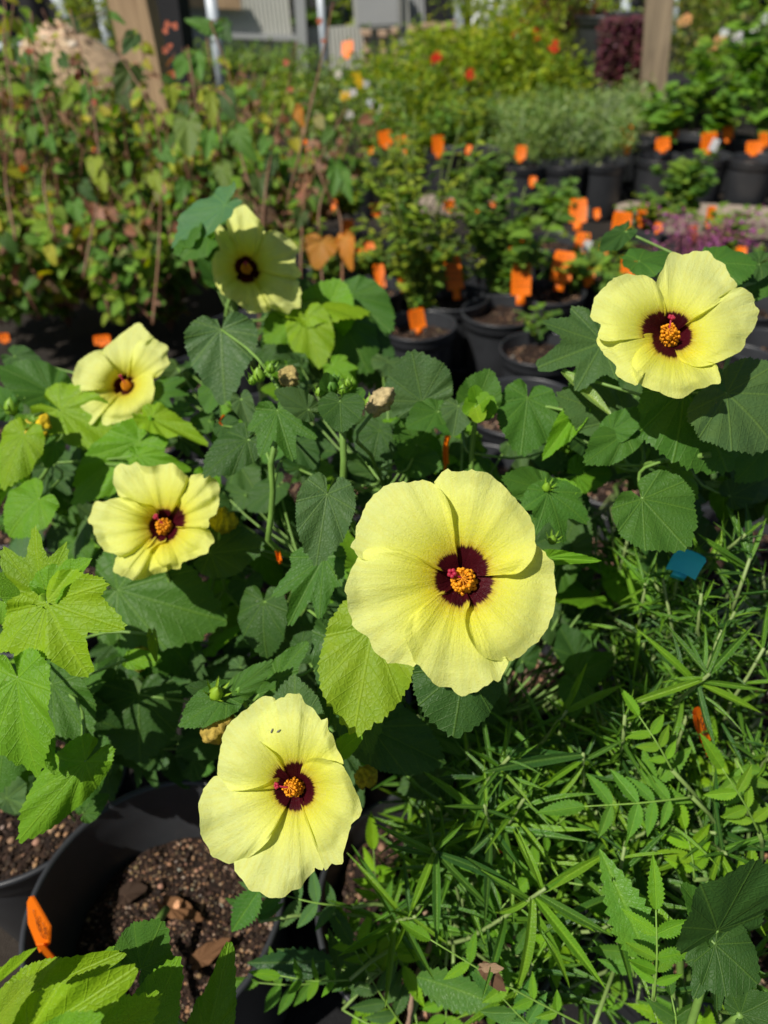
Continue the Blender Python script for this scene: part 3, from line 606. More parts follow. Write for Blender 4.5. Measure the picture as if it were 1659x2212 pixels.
TAGS = [(787, 545, 36, 44, 'orange tag in the small pot right of the brown vine leaves'), (985, 592, 36, 66, 'orange tag left of the leafy pot, bent double'), (905, 690, 36, 38, 'orange tag on the pot below the tall yellow-green plant'),
        (1125, 608, 42, 60, 'orange tag with a dark opening in the big leafy pot'), (1210, 578, 44, 60, 'broad orange tag standing above the pot left of the right-hand flower'), (1248, 458, 36, 46, 'orange tag beside the herb in the middle row'),
        (1338, 490, 40, 52, 'broad orange tag right of the middle herb'), (1366, 574, 48, 30, 'orange tag just above the upper right flower'), (1252, 528, 30, 42, 'orange tag behind the white sticker'), (1131, 512, 24, 44, 'narrow orange tag turned edge-on between two herbs'),
        (752, 497, 24, 34, 'small orange tag behind the hanging vine leaves'), (822, 598, 24, 46, 'narrow orange tag at the foot of the tall yellow-green plant'), (973, 443, 26, 20, 'small orange tag beside the board, left end'), (948, 315, 28, 32, 'square orange tag in the far row below the green bush'),
        (874, 312, 26, 30, 'orange tag in the far row, second from its left'), (835, 300, 30, 26, 'orange tag in the far row, leftmost of three'), (1124, 331, 22, 24, 'small orange tag on the first silvery pot'), (1355, 298, 30, 42, 'tall orange tag at the end of the silvery row'),
        (1455, 284, 20, 24, 'small orange tag behind the trays on the right'), (1530, 308, 34, 32, 'orange tag with a white square in the right tray'), (1572, 286, 24, 26, 'orange tag behind the white-square tag'), (1549, 272, 18, 22, 'tiny orange tag furthest back in the right tray'), (1628, 319, 32, 22, 'low orange tag in the right-hand end pot of the tray'),
        (1652, 300, 22, 24, 'orange tag at the right edge of the picture'), (1432, 312, 30, 22, 'shaded orange tag lying in the dark pot of the right tray'), (627, 440, 20, 50, 'orange tag turned edge-on among the vine stems'), (660, 315, 18, 20, 'small orange tag behind the vine stems'), (118, 322, 18, 18, 'orange tag low behind the vines, leftmost of four'),
        (242, 325, 18, 18, 'orange tag low behind the vines, second of four'), (286, 331, 18, 14, 'orange tag low behind the vines, third of four'), (200, 322, 14, 14, 'orange tag low behind the vines, last of four'), (222, 735, 36, 18, 'orange tag lying just above the left-hand flower'),
        (10, 730, 22, 16, 'orange tag at the left edge below the vines'), (750, 105, 26, 26, 'orange-red tag in front of the shed'), (1532, 468, 18, 34, 'orange tag among the purple sprays'), (1386, 462, 20, 34, 'orange tag left of the round green herb'), (1498, 505, 22, 26, 'orange tag at the foot of the purple sprays'),
        (590, 470, 30, 30, 'orange tag half hidden by the dark vine leaf'), (815, 452, 22, 22, 'orange tag between the vines and the tall plant'), (1040, 470, 20, 30, 'dull orange tag in the shade behind the herbs'), (1148, 268, 20, 16, 'faint orange tag among the silvery leaves'), (1305, 540, 16, 22, 'small orange tag beside the wooden edge')]
q = random.Random(8)
for (px, py, wp, hp, lab) in TAGS:
    p = onz(px, py + hp / 2, RIMZ + .01); p = EYE + (p - EYE) * (.98 if p.y < 2.6 else .985); d = depth_of(p); wm, hm = wp * d / FPX, hp * d / FPX / .93
    M = Matrix.Translation(p) @ Matrix.Rotation(q.uniform(-.35, .35), 4, 'Z') @ Matrix.Rotation(q.uniform(-.1, .1) + (.06 if hp > 30 else 0), 4, 'Y') @ Matrix.Rotation(q.uniform(-.6, -.2), 4, 'X') @ Matrix.Diagonal((wm / .040, 1, hm / .052, 1))
    o = inst('plant_tag', TM, M); tag(o, lab, 'tag', 'orange plant tags')
    if d < 3.2: inst('handwriting', TS, M, o)
for px, py, lab in ((1268, 532, 'white paper sticker on the shaded orange tag'), (1543, 313, 'white square sticker on the far right tray tag')):
    p = onz(px, py, RIMZ + .05); s = 12 * depth_of(p) / FPX; m = MB(); m.box(p, (s * 1.4, .003, s * 2.0), Matrix.Rotation(.3, 3, 'Y')); tag(m.obj('white_sticker', M_WHITE, smooth=False), lab, 'sticker')

POTS = []
def pot_at(px, py, hw, label, fill=.82, rz=RIMZ, r=None, crumbs=0, seed=0):
    c = onz(px, py, rz); rr = r or max(.098, round(hw * depth_of(c) / FPX * .985 / .005) * .005); POTS.append((c.x, c.y, rr)); return place_pot((c.x, c.y, .008), rr, rz - .008, label, 'black nursery pots', fill, crumbs, seed, rot=seed * .7), c
ROW = [(1140, 352, 45, 'first black pot from the left in the front of the silvery tray'), (1222, 352, 46, 'second black pot of the silvery tray'), (1308, 347, 48, 'third black pot of the silvery tray'), (1428, 338, 52, 'leftmost black pot of the right tray'), (1528, 334, 52, 'middle black pot of the right tray'), (1630, 340, 54, 'right black pot of the right tray'),
       (960, 325, 42, 'dark pot behind the tall yellow-green plant, under the square tag'), (1045, 322, 42, 'dark shaded pot between the square tag and the silvery tray'), (1120, 316, 38, 'back row pot behind the first silvery pot'), (1195, 312, 38, 'back row pot behind the second silvery pot'), (1275, 308, 38, 'back row pot behind the third silvery pot'), (1400, 300, 44, 'back row pot at the left of the right tray'), (1490, 296, 44, 'back row pot in the middle of the right tray'), (1585, 296, 44, 'back row pot at the right of the right tray'),
       (700, 350, 40, 'dark pot behind the vine stems, left of the tall plant'), (780, 352, 40, 'dark pot in the shade left of the square tag')]
for i, (px, py, hw, lab) in enumerate(ROW): pot_at(px, py, hw, lab, .85, seed=i)
# trays under the far row
def tray(p0, p1, dpt, label, h=.055):
    a = onz(*p0, h); b = onz(*p1, h); ax = Vector((b.x - a.x, b.y - a.y, 0)); L = ax.length; ax.normalize(); Y = Vector((-ax.y, ax.x, 0)); root = empty('pot_tray', (a.x, a.y, 0), label, 'tray', 'black pot trays')
    m = MB(); M = Matrix((ax, Y, Vector((0, 0, 1)))).transposed(); c = Vector(((a.x + b.x) / 2, (a.y + b.y) / 2, 0)) + Y * dpt / 2
    for s in (-1, 1):
        m.box(c + Y * s * dpt / 2 + Vector((0, 0, h / 2 + .006)), (L, .008, h), M); m.box(c + ax * s * L / 2 + Vector((0, 0, h / 2 + .008)), (.008, dpt - .01, h - .004), M)
        m.box(c + Y * (s * (dpt / 2 + .008)) + Vector((0, 0, h + .008)), (L + .02, .024, .006), M)
    m.box(c + Vector((0, 0, .009)), (L - .01, dpt - .01, .006), M); m.obj('tray_body', M_POT, root, smooth=False)
    m = MB(); k = 0
    while k < L - .04: m.box(c - ax * (L / 2 - .02 - k) - Y * (dpt / 2 + .008) + Vector((0, 0, h / 2 + .006)), (.012, .008, h - .012), M); k += .05
    tag(m.obj('ribs', M_POT, root, smooth=False), kind='stuff')
tray((1092, 392), (1372, 394), .30, 'black tray under the silvery potted plants'); tray((1380, 386), (1740, 400), .32, 'black tray under the pots at the right end')
tray((860, 384), (1078, 390), .28, 'shaded black tray behind the tall yellow-green plant')
MID = [(1085, 668, 92, .84, 'large black pot with leafy herb in the middle distance'), (905, 700, 62, .84, 'black pot under the tall yellow-green plant'), (982, 640, 56, .84, 'black pot behind the leafy herb pot, left side'), (1190, 628, 56, .9, 'black pot with a broad orange tag'), (1300, 585, 70, .9, 'black pot of reddish soil under the orange tags'), (1195, 520, 56, .85, 'black pot with the middle row herb'),
       (1168, 750, 56, .86, 'small black pot with pale rim left of the big grey-green leaf'), (1590, 780, 60, .8, 'black pot right below the upper right flower'), (1655, 745, 50, .8, 'black pot at the right edge beside the flower'), (1625, 655, 50, .8, 'black pot behind the upper right flower, right side'), (1400, 520, 56, .85, 'black pot behind the broad orange tag'), (1050, 540, 50, .85, 'dark pot behind the leafy herb pot'), (800, 620, 50, .85, 'dark pot at the left foot of the tall plant'), (1480, 560, 60, .85, 'black pot below the purple sprays'), (870, 540, 46, .85, 'dark pot behind the tall yellow-green plant'),
       (520, 700, 56, .85, 'dark pot behind the half-shaded flower'), (640, 600, 50, .85, 'dark pot among the brown vine leaves'), (430, 800, 62, .85, 'black shaded pot right of the left-hand flower')]
MIDC = {}
for i, (px, py, hw, fl, lab) in enumerate(MID):
    _, c = pot_at(px, py, hw, lab, fl, crumbs=350, seed=i); MIDC[lab] = c
tray((960, 800), (1160, 806), .3, 'black tray edge beneath the leafy herb pot', .05)

# plants of the far row
q = random.Random(31)
sil = [(1140, 350, 'silvery herb in the first pot of the silvery tray'), (1222, 350, 'silvery herb in the second pot of the silvery tray'), (1308, 345, 'silvery herb in the third pot of the silvery tray'), (1120, 314, 'silvery herb at the back left of the tray'), (1195, 310, 'silvery herb at the back middle of the tray'), (1275, 306, 'silvery herb at the back right of the tray'), (1375, 300, 'silvery herb leaning by the wooden post'), (1330, 285, 'silvery herb furthest back before the post')]
for px, py, lab in sil:
    c = onz(px, py, RIMZ - .03); root = empty('silvery_herb', c, lab, 'herb', 'silvery herbs in the far tray'); tp = MB(); tops = [(c.x + q.uniform(-.15, .15), c.y + q.uniform(-.12, .12), c.z + q.uniform(.12, .24)) for _ in range(24)]
    twigs(tp, c, tops, .003, None, q); tp.obj('stem', M_STEM, root, origin=c, color=(.22, .28, .14))
    mb = MB(); leafy(1500, (c.x, c.y, c.z + .11), (.15, .14, .12), .028, SILV, q, mb, clumps=24, upright=.9, asp=.28); tag(mb.obj('foliage', M_FAR, root, origin=c), kind='stuff')
def herb(px, py, lab, h, spread, nst, nl, kind, size, pal, group='leafy herbs in the middle pots', z0=RIMZ - .04, q=q, stemc=(.15, .2, .05), droop=.2, name='leafy_herb', cat='herb', base=None, tilt=(0, 0), w=.5, lmin=.15):
    c = base or onz(px, py, z0); root = empty(name, c, lab, cat, group); mb = MB(); leaves = 0
    for s in range(nst):
        a = q.uniform(0, 6.28); rr = q.uniform(.15, 1) * spread; top = Vector((c.x + rr * math.cos(a) + tilt[0], c.y + rr * math.sin(a) + tilt[1], c.z + h * q.uniform(.65, 1.05)))
        pts = spline([c, c.lerp(top, .5) + Vector((q.uniform(-.02, .02), q.uniform(-.02, .02), .03)), top], 10); mb.tube(pts, [.0028 * (1 - .5 * k / 9) for k in range(10)], 5)
        for k in range(nl // nst):
            t = q.uniform(lmin, 1); i = min(8, int(t * 9)); p = Vector(pts[i]).lerp(Vector(pts[i + 1]), t * 9 - i if i < 9 else 0); aa = k * 2.4 + q.uniform(-.4, .4)
            d = Vector((math.cos(aa), math.sin(aa), q.uniform(-.2, .7))).normalized(); L = size * q.uniform(.6, 1.2) * (1 if t < .85 else .7); leaves += 1
            put_leaf(kind, p, p + d * L, None, Vector((q.gauss(0, .35), q.gauss(0, .35) - .2, 1)), jitc(q.choice(pal), .2, q), root, q, wm=L * w)
    mb.obj('stem', M_STEM, root, origin=c, color=stemc); return root
VG0 = [(.09, .2, .025), (.13, .26, .03), (.05, .12, .02), (.2, .28, .03), (.22, .15, .06)]; BR = [(.10, .22, .03), (.07, .17, .03), (.15, .28, .03)]
herb(1085, 655, 'leafy green herb in the large black pot', .32, .2, 14, 270, 'vo', .05, BR + GREEN, w=.75); herb(905, 690, 'tall narrow yellow-green plant in the middle', .50, .17, 18, 290, 'vo', .045, YG + BR, w=.4)
herb(905, 690, 'dense low shoots at the foot of the tall plant', .30, .2, 14, 260, 'vo', .04, YG, w=.45); herb(880, 545, 'yellow-green upright plant behind the tall one', .36, .2, 16, 280, 'vo', .05, YG, w=.42)
herb(1195, 505, 'round leafy herb in the middle row', .16, .12, 12, 220, 'vo', .045, BR, w=.8); herb(1190, 620, 'low sparse herb under the broad orange tag', .10, .12, 6, 50, 'vo', .04, BR, w=.7)
herb(1460, 480, 'leafy herb right of the middle row tags', .22, .14, 12, 220, 'vo', .05, BR, w=.8); herb(1020, 470, 'green herb behind the dark pots', .2, .13, 12, 260, 'vo', .055, GREEN + BR, w=.6); herb(1050, 530, 'small herb beside the leafy green one', .24, .16, 10, 150, 'vo', .04, BR, w=.7)
herb(1168, 745, 'little herb in the small pale-rimmed pot', .09, .08, 5, 40, 'vo', .03, BR, w=.7); herb(1300, 580, 'tiny seedling in the reddish soil pot', .06, .05, 3, 14, 'vo', .03, BR, w=.7); herb(970, 320, 'tall green herb in the far row under the bush', .24, .18, 12, 140, 'vo', .05, BR, w=.6)
herb(1400, 505, 'low green herb behind the orange tags', .14, .12, 6, 60, 'vo', .04, GREEN, w=.7); herb(1045, 315, 'green herb beside the silvery tray', .22, .16, 12, 130, 'vo', .05, GREEN + YG, w=.6); herb(1300, 640, 'low leafy herb left of the upper right flower', .10, .14, 6, 60, 'vo', .035, BR, w=.8)
for px, py, lab, h in ((1430, 330, 'broad-leaved young plant in the left pot of the right tray', .30), (1528, 326, 'broad-leaved young plant in the middle pot of the right tray', .34), (1630, 330, 'bright broad-leaved plant in the right pot of the tray', .42), (1585, 292, 'bright green tall plant at the back of the right tray', .56), (1640, 280, 'tall bright green plant at the right edge', .66), (1490, 290, 'green plant at the back of the right tray', .40)):
    herb(px, py, lab, h, .14, 8, 95, 'vo', .085, [(.12, .27, .03), (.17, .33, .03), (.08, .2, .03)], 'broad-leaved plants in the right tray', w=.72, lmin=.3)
for px, py, lab in ((980, 632, 'airy herb in the pot left of the leafy one'), (800, 612, 'feathery herb left of the tall yellow-green plant'), (1400, 512, 'leafy herb behind the broad orange tag'), (870, 532, 'fine herb behind the tall plant'), (1300, 585, 'spreading herb in the reddish soil pot, far side'), (760, 470, 'leafy growth left of the middle herbs'), (700, 620, 'olive herb among the brown vine leaves'), (1560, 560, 'leafy herb under the purple sprays'), (1240, 640, 'low trailing herb before the broad orange tag'), (1640, 650, 'herb at the right edge behind the flower'), (840, 440, 'yellow-green herb before the dark far row')):
    herb(px, py, lab, q.uniform(.10, .18), .18, 12, 190, 'vo', .036, BR + YG, w=q.uniform(.45, .7))
for px, py, lab in ((20, 700, 'low ground-hugging greenery at the left edge'), (150, 705, 'low greenery above the cupped left flower'), (260, 700, 'low greenery left of the leaning post foot'), (370, 715, 'low greenery at the foot of the leaning post'), (-60, 640, 'low greenery cut by the left edge'), (90, 640, 'low greenery under the olive vine thicket')):
    herb(px, py, lab, .30, .20, 14, 270, 'vo', .04, VG0, 'low greenery under the vines', base=onz(px, py, .03), w=.7, stemc=(.2, .1, .06))
qt = random.Random(60)
spots = ['near the first silvery pot', 'behind the leafy green herb', 'beside the timber board', 'in the shade of the tall plant', 'among the middle herbs, left side', 'among the middle herbs, right side', 'behind the reddish soil pot', 'left of the purple sprays', 'behind the upper right flower', 'in the back of the vine leaves', 'just before the dark far row', 'by the feathery herb', 'at the foot of the yellow-green plant', 'right of the square far tag']
xy = [(1150, 400), (1095, 560), (1060, 452), (905, 470), (860, 500), (1290, 470), (1270, 610), (1420, 500), (1600, 560), (720, 450), (800, 330), (800, 560), (870, 620), (1010, 330)]
for (px, py), w_ in zip(xy, spots):
    p = onz(px, py, RIMZ + .02); M = Matrix.Translation(p) @ Matrix.Rotation(qt.uniform(-.6, .6), 4, 'Z') @ Matrix.Rotation(qt.uniform(-.2, .2), 4, 'Y') @ Matrix.Rotation(qt.uniform(-.6, -.2), 4, 'X') @ Matrix.Diagonal((qt.uniform(.45, .75), 1, qt.uniform(.5, .8), 1))
    tag(inst('plant_tag', TM, M), 'small orange tag ' + w_, 'tag', 'orange plant tags')
# purple sprays
c = onz(1500, 560, RIMZ); rt = empty('purple_spray_plant', c, 'plant with thin purple flower sprays at the right', 'plant'); m = MB(); m2 = MB()
for k in range(34):
    p = onz(q.uniform(1400, 1640), q.uniform(455, 540), q.uniform(.25, .38)); m.tube(spline([c + Vector((q.uniform(-.1, .1), q.uniform(-.1, .1), 0)), (c + p) / 2 + Vector((0, 0, .05)), p], 6), .0015, 4)
    for j in range(9): m2.blob(p + Vector((q.gauss(0, .014), q.gauss(0, .014), q.uniform(-.05, .03))), q.uniform(.003, .006), jitc(q.choice([(.25, .05, .17), (.34, .10, .26), (.15, .03, .10)]), .2, q), 0, .3)
m.obj('stem', M_STEM, rt, origin=c, color=(.25, .08, .12)); tag(m2.obj('blossoms', M_CRUMB, rt), kind='stuff')

# ================================================================ VINE-LIKE SHRUBS AT LEFT
VG = [(.08, .20, .02), (.13, .28, .022), (.04, .11, .018), (.20, .31, .02)]; VY = [(.38, .38, .03), (.28, .34, .03), (.16, .26, .03)]; VRD = [(.34, .17, .14), (.28, .11, .09), (.18, .19, .07)]
q = random.Random(77)
vines = [(60, 720, 'tangled vine shrub at the left edge', .95, VG + VY), (150, 650, 'vine shrub with pinkish old leaves, left side', .93, VG + VRD), (230, 700, 'vine shrub in front of the wood chip heap', .82, VG), (310, 640, 'vine shrub left of the leaning post', .70, VG + VY), (400, 700, 'reddish-stemmed vine shrub around the leaning post', .72, VG + VY), (30, 520, 'vine shrub behind the tangled one at the left edge', 1.0, VG + VRD), (170, 500, 'yellowing vine shrub behind the pinkish one', .9, VY + VG), (300, 480, 'vine shrub directly behind the leaning post', .66, VG), (480, 560, 'thin vine shrub right of the leaning post', .76, VG + VRD), (560, 650, 'thin-stemmed vine shrub behind the half-shaded flower', .70, VG), (90, 780, 'low vine shrub above the left-hand flower', .50, VG + VY), (350, 760, 'low dark vine growth right of the left-hand flower', .42, [(.05, .11, .02), (.09, .15, .03)]),
 (640, 640, 'olive vine shrub behind the brown hanging leaves', .62, VG + VY), (720, 560, 'small vine shrub left of the tall yellow-green plant', .56, VG + VRD), (520, 540, 'dense vine shrub behind the blue-green leaf', .70, VG + VY),
 (20, 760, 'low leafy vine at the left edge beside the orange tag', .45, VG), (200, 770, 'low leafy vine directly behind the left-hand flower', .44, VG + VY), (440, 730, 'low leafy vine behind the big hanging grey-green leaf', .46, VG), (290, 730, 'low vine growth at the foot of the leaning post', .5, VG + VRD),
 (100, 800, 'front low vine above the cupped left flower', .46, VG + VY), (330, 790, 'front low vine beside the big hanging leaf', .42, VG), (240, 610, 'reddish vine thicket in the middle of the left mass', .8, VG + VRD), (90, 600, 'olive vine thicket behind the left edge one', .84, VG + VY), (390, 590, 'vine thicket crossing the foot of the leaning post', .8, VG + VY), (600, 700, 'leafy vine directly right of the half-shaded flower', .52, VG + VRD), (-40, 650, 'vine thicket cut off by the left edge', .9, VG)]
for px, py, lab, h, pal in vines:
    b = onz(px, py, 0.0); b = b if b.y > .9 else onz(px, py, .1); b.z = .18; root = empty('vine_shrub', b, lab, 'shrub', 'vine-like shrubs at the left'); mb = MB(); nst = 16; sp = .32
    for s in range(nst):
        a = q.uniform(0, 6.28); top = Vector((b.x + sp * math.cos(a) * q.random(), b.y + sp * .8 * math.sin(a) * q.random(), .2 + (h - .2) * q.uniform(.6, 1.05)))
        b2 = b + Vector((q.uniform(-.08, .08), q.uniform(-.08, .08), 0)); pts = spline([b2, b2.lerp(top, .35) + Vector((q.uniform(-.05, .05), q.uniform(-.05, .05), 0)), b2.lerp(top, .7) + Vector((q.uniform(-.05, .05), q.uniform(-.05, .05), 0)), top], 14)
        mb.tube(pts, [.0042 * (1 - .6 * k / 13) for k in range(14)], 5)
        for k in range(15):
            t = q.uniform(.08, 1); i = min(12, int(t * 13)); p = Vector(pts[i]).lerp(Vector(pts[i + 1]), t * 13 - i); aa = q.uniform(0, 6.28); d = Vector((math.cos(aa), math.sin(aa), q.uniform(-1.1, .2))).normalized()
            L = q.uniform(.028, .055); p2 = p + Vector((math.cos(aa), math.sin(aa), .2)) * .012
            put_leaf('vo', p2, p2 + d * L, None, Vector((q.gauss(0, .5), q.gauss(0, .5) - .5, .8)), jitc(q.choice(pal if q.random() < .93 else VRD), .25, q), root, q, wm=L * q.uniform(.62, .82))
    mb.obj('stem', M_STEM, root, origin=b, color=(.24, .11, .07))
# taller vine in front of the post: individually seen leaves (tip, base, width in picture units)
b = onz(640, 720, .15); b.z = .2; b2 = b
rt = empty('climbing_vine', b, 'tall open vine with large hanging leaves and reddish stems left of centre', 'vine'); mb = MB()
stems = [[(600, 760), (610, 500), (655, 300), (690, 150), (720, 5)], [(655, 740), (650, 560), (664, 330), (672, 200)], [(470, 620), (478, 330), (452, 120), (440, 40)], [(560, 740), (560, 500), (520, 330), (500, 180), (455, 50)], [(740, 640), (735, 470), (700, 400), (650, 250)], [(330, 700), (345, 500), (340, 280), (250, 100)], [(610, 500), (560, 380), (490, 210), (380, 190)], [(700, 650), (690, 450), (740, 340), (760, 260)], [(34, 520), (12, 380), (26, 240), (5, 60)], [(120, 520), (95, 400), (104, 300), (70, 180), (60, 90)], [(180, 600), (215, 380), (190, 180), (150, 20)], [(420, 600), (396, 480), (412, 380), (425, 250), (405, 100)], [(560, 700), (575, 400), (620, 200), (640, 90)]]
dv = 1.72; SP = []
for s in stems:
    pts = spline([P(x, y, dv + .05 * math.sin(i * 2 + x)) for i, (x, y) in enumerate(s)], 24); mb.tube(pts, [.0034 * (1 - .5 * k / 23) for k in range(24)], 6); SP += [Vector(p) for p in pts]
big = [((455, 62), (392, 36), 32, 0), ((490, 50), (455, 70), 22, 0), ((470, 55), (502, 88), 46, 4), ((290, 78), (262, 118), 34, 4), ((240, 30), (272, 48), 16, 0), ((132, 125), (150, 148), 32, 4), ((280, 150), (252, 225), 56, 3), ((368, 195), (370, 245), 32, 1), ((402, 130), (380, 175), 42, 0), ((420, 125), (435, 180), 40, 0), ((405, 262), (408, 352), 62, 2), ((455, 200), (463, 275), 36, 1), ((512, 285), (552, 352), 50, 0), ((450, 290), (445, 352), 34, 0), ((345, 322), (378, 352), 38, 0), ((485, 200), (505, 262), 44, 4), ((480, 362), (500, 430), 42, 2),
       ((725, 355), (722, 425), 40, 0), ((740, 375), (760, 440), 34, 0), ((695, 520), (680, 585), 78, 5), ((745, 515), (757, 590), 42, 5), ((590, 340), (575, 400), 34, 4), ((330, 380), (350, 425), 34, 1), ((205, 345), (200, 390), 36, 1), ((160, 440), (172, 485), 40, 0), ((395, 225), (405, 255), 26, 4), ((560, 385), (570, 440), 50, 3), ((640, 235), (655, 275), 28, 5), ((88, 180), (70, 215), 26, 0), ((30, 110), (48, 140), 26, 4), ((560, 460), (600, 470), 40, 6), ((650, 460), (640, 500), 36, 3), ((180, 400), (205, 440), 34, 4), ((105, 120), (108, 155), 20, 0), ((20, 260), (30, 300), 26, 1), ((60, 60), (75, 95), 24, 0), ((104, 300), (120, 335), 28, 0), ((155, 40), (170, 72), 24, 4), ((190, 190), (178, 228), 28, 0), ((215, 380), (230, 420), 34, 1), ((262, 205), (285, 240), 28, 3), ((400, 395), (385, 440), 36, 0), ((620, 205), (632, 245), 26, 1), ((578, 300), (560, 335), 30, 0), ((15, 100), (28, 135), 24, 1)]
cols = [(.07, .19, .03), (.22, .30, .03), (.10, .17, .035), (.04, .07, .02), (.03, .08, .025), (.45, .17, .02), (.10, .03, .03)]
for B, Tq, wd, ci in big:
    p = P(*B, dv - .03); near = min(SP, key=lambda s: (s - p).length); mb.tube(spline([near, (near + p) / 2 + Vector((0, 0, .008)), p], 5), .0012, 4)
    put_leaf('el' if ci != 6 else 'ov', p, P(*Tq, dv - .03 - .01), wd, Vector((q.gauss(0, .3), -1, .5)), jitc(cols[ci], .1, q), rt, q)
for (x, y) in ((620, 130), (690, 40), (700, 85), (625, 190), (375, 50), (355, 62), (365, 48), (366, 95), (360, 105), (64, 105), (172, 160), (380, 158), (205, 215)):
    put_leaf('so', P(x, y, dv), P(x + q.uniform(-12, 12), y + q.uniform(10, 20), dv), 14, Vector((0, -1, .4)), (.45, .10, .08), rt, q)
mb.obj('stem', M_STEM, rt, origin=b, color=(.20, .10, .05))

# ================================================================ NEAR POTS
NZ = .27
c1 = onz(337, 1937, NZ); r1 = round(280 * depth_of(c1) / FPX, 3)
big_pot = place_pot((c1.x, c1.y, .012), r1, NZ - .012, 'large black pot of brown soil at the bottom left, half in sun', fill=.64, crumbs=8000, seed=1, pale=.30, smax=.0027)
NEAR = [(-.36, 1, 'black pot at the left edge beside the large one, holding dark soil', None)]
c2 = onz(28, 1668, NZ)
place_pot((c2.x, c2.y, .012), r1 - .005, NZ - .03, 'black pot of dark soil at the left edge above the large one', fill=.86, crumbs=2500, seed=2, pale=.3, rot=1)
occ = [(c1.x, c1.y), (c2.x, c2.y)]
labs = iter(['black pot under the main flower, in shade', 'black pot between the two front flowers and the narrow leaves', 'black pot beneath the lobed bright leaves at left', 'dark pot behind the second left flower', 'black pot beneath the upright bud stems', 'dark pot under the grey-green round leaf at centre', 'black pot under the flower at the right', 'black pot of pale stones among the serrated leaflets', 'black pot at the right edge under the narrow leaves',
             'dark pot below the blue tag', 'black pot at the bottom centre under the compound leaves', 'black pot at the bottom right corner', 'dark pot in the shade at the right above the narrow leaves', 'dark pot under the bushy growth left of the right flower', 'black pot behind the centre buds', 'dark pot at the left, behind the left-hand flower', 'pot in deep shade below the centre bud cluster', 'dark pot between the round leaf and the right edge', 'pot hidden under the mid-left leaves', 'dark pot behind the bud stems', 'dark pot at far right middle', 'dark pot in the left middle shade', 'black pot in the left foreground shade', 'dark pot just beyond the right flower', 'black pot low at the right'])
NP = []
qn = random.Random(15)
for j in range(5):
    for i in range(-3, 5):
        x = c1.x + .272 * i + (.136 if j % 2 else 0) + .005; y = c1.y + .24 * j - (.0 if j else 0.0)
        if any((x - a) ** 2 + (y - b) ** 2 < .24 ** 2 for a, b in occ) or any((x - a) ** 2 + (y - b) ** 2 < (.12 + rr) ** 2 for a, b, rr in POTS): continue
        # seen in the picture?
        v = Vector((x, y, .25)) - EYE; dd = -v.dot(VB)
        if dd < .1: continue
        sx = CX + FPX * v.dot(VR) / dd; sy = CY - FPX * v.dot(VU) / dd
        if not (-150 < sx < 1810 and 600 < sy < 2400): continue
        lab = next(labs, None)
        if lab is None: break
        occ.append((x, y)); NP.append((x, y, sx, sy))
        place_pot((x + qn.uniform(-.006, .006), y + qn.uniform(-.006, .006), .012), .126, NZ - .03 - .012 * (i % 2), lab, fill=.85, crumbs=1500, seed=(i + j) % 3 + 3, pale=.75 if sx > 1000 and sy > 1400 else .4, rot=qn.uniform(0, 6), smax=.005)
def nearest_pot(px, py):
    return min(NP + [(c1.x, c1.y, 337, 1937), (c2.x, c2.y, 28, 1668)], key=lambda t: (t[2] - px) ** 2 + (t[3] - py) ** 2)

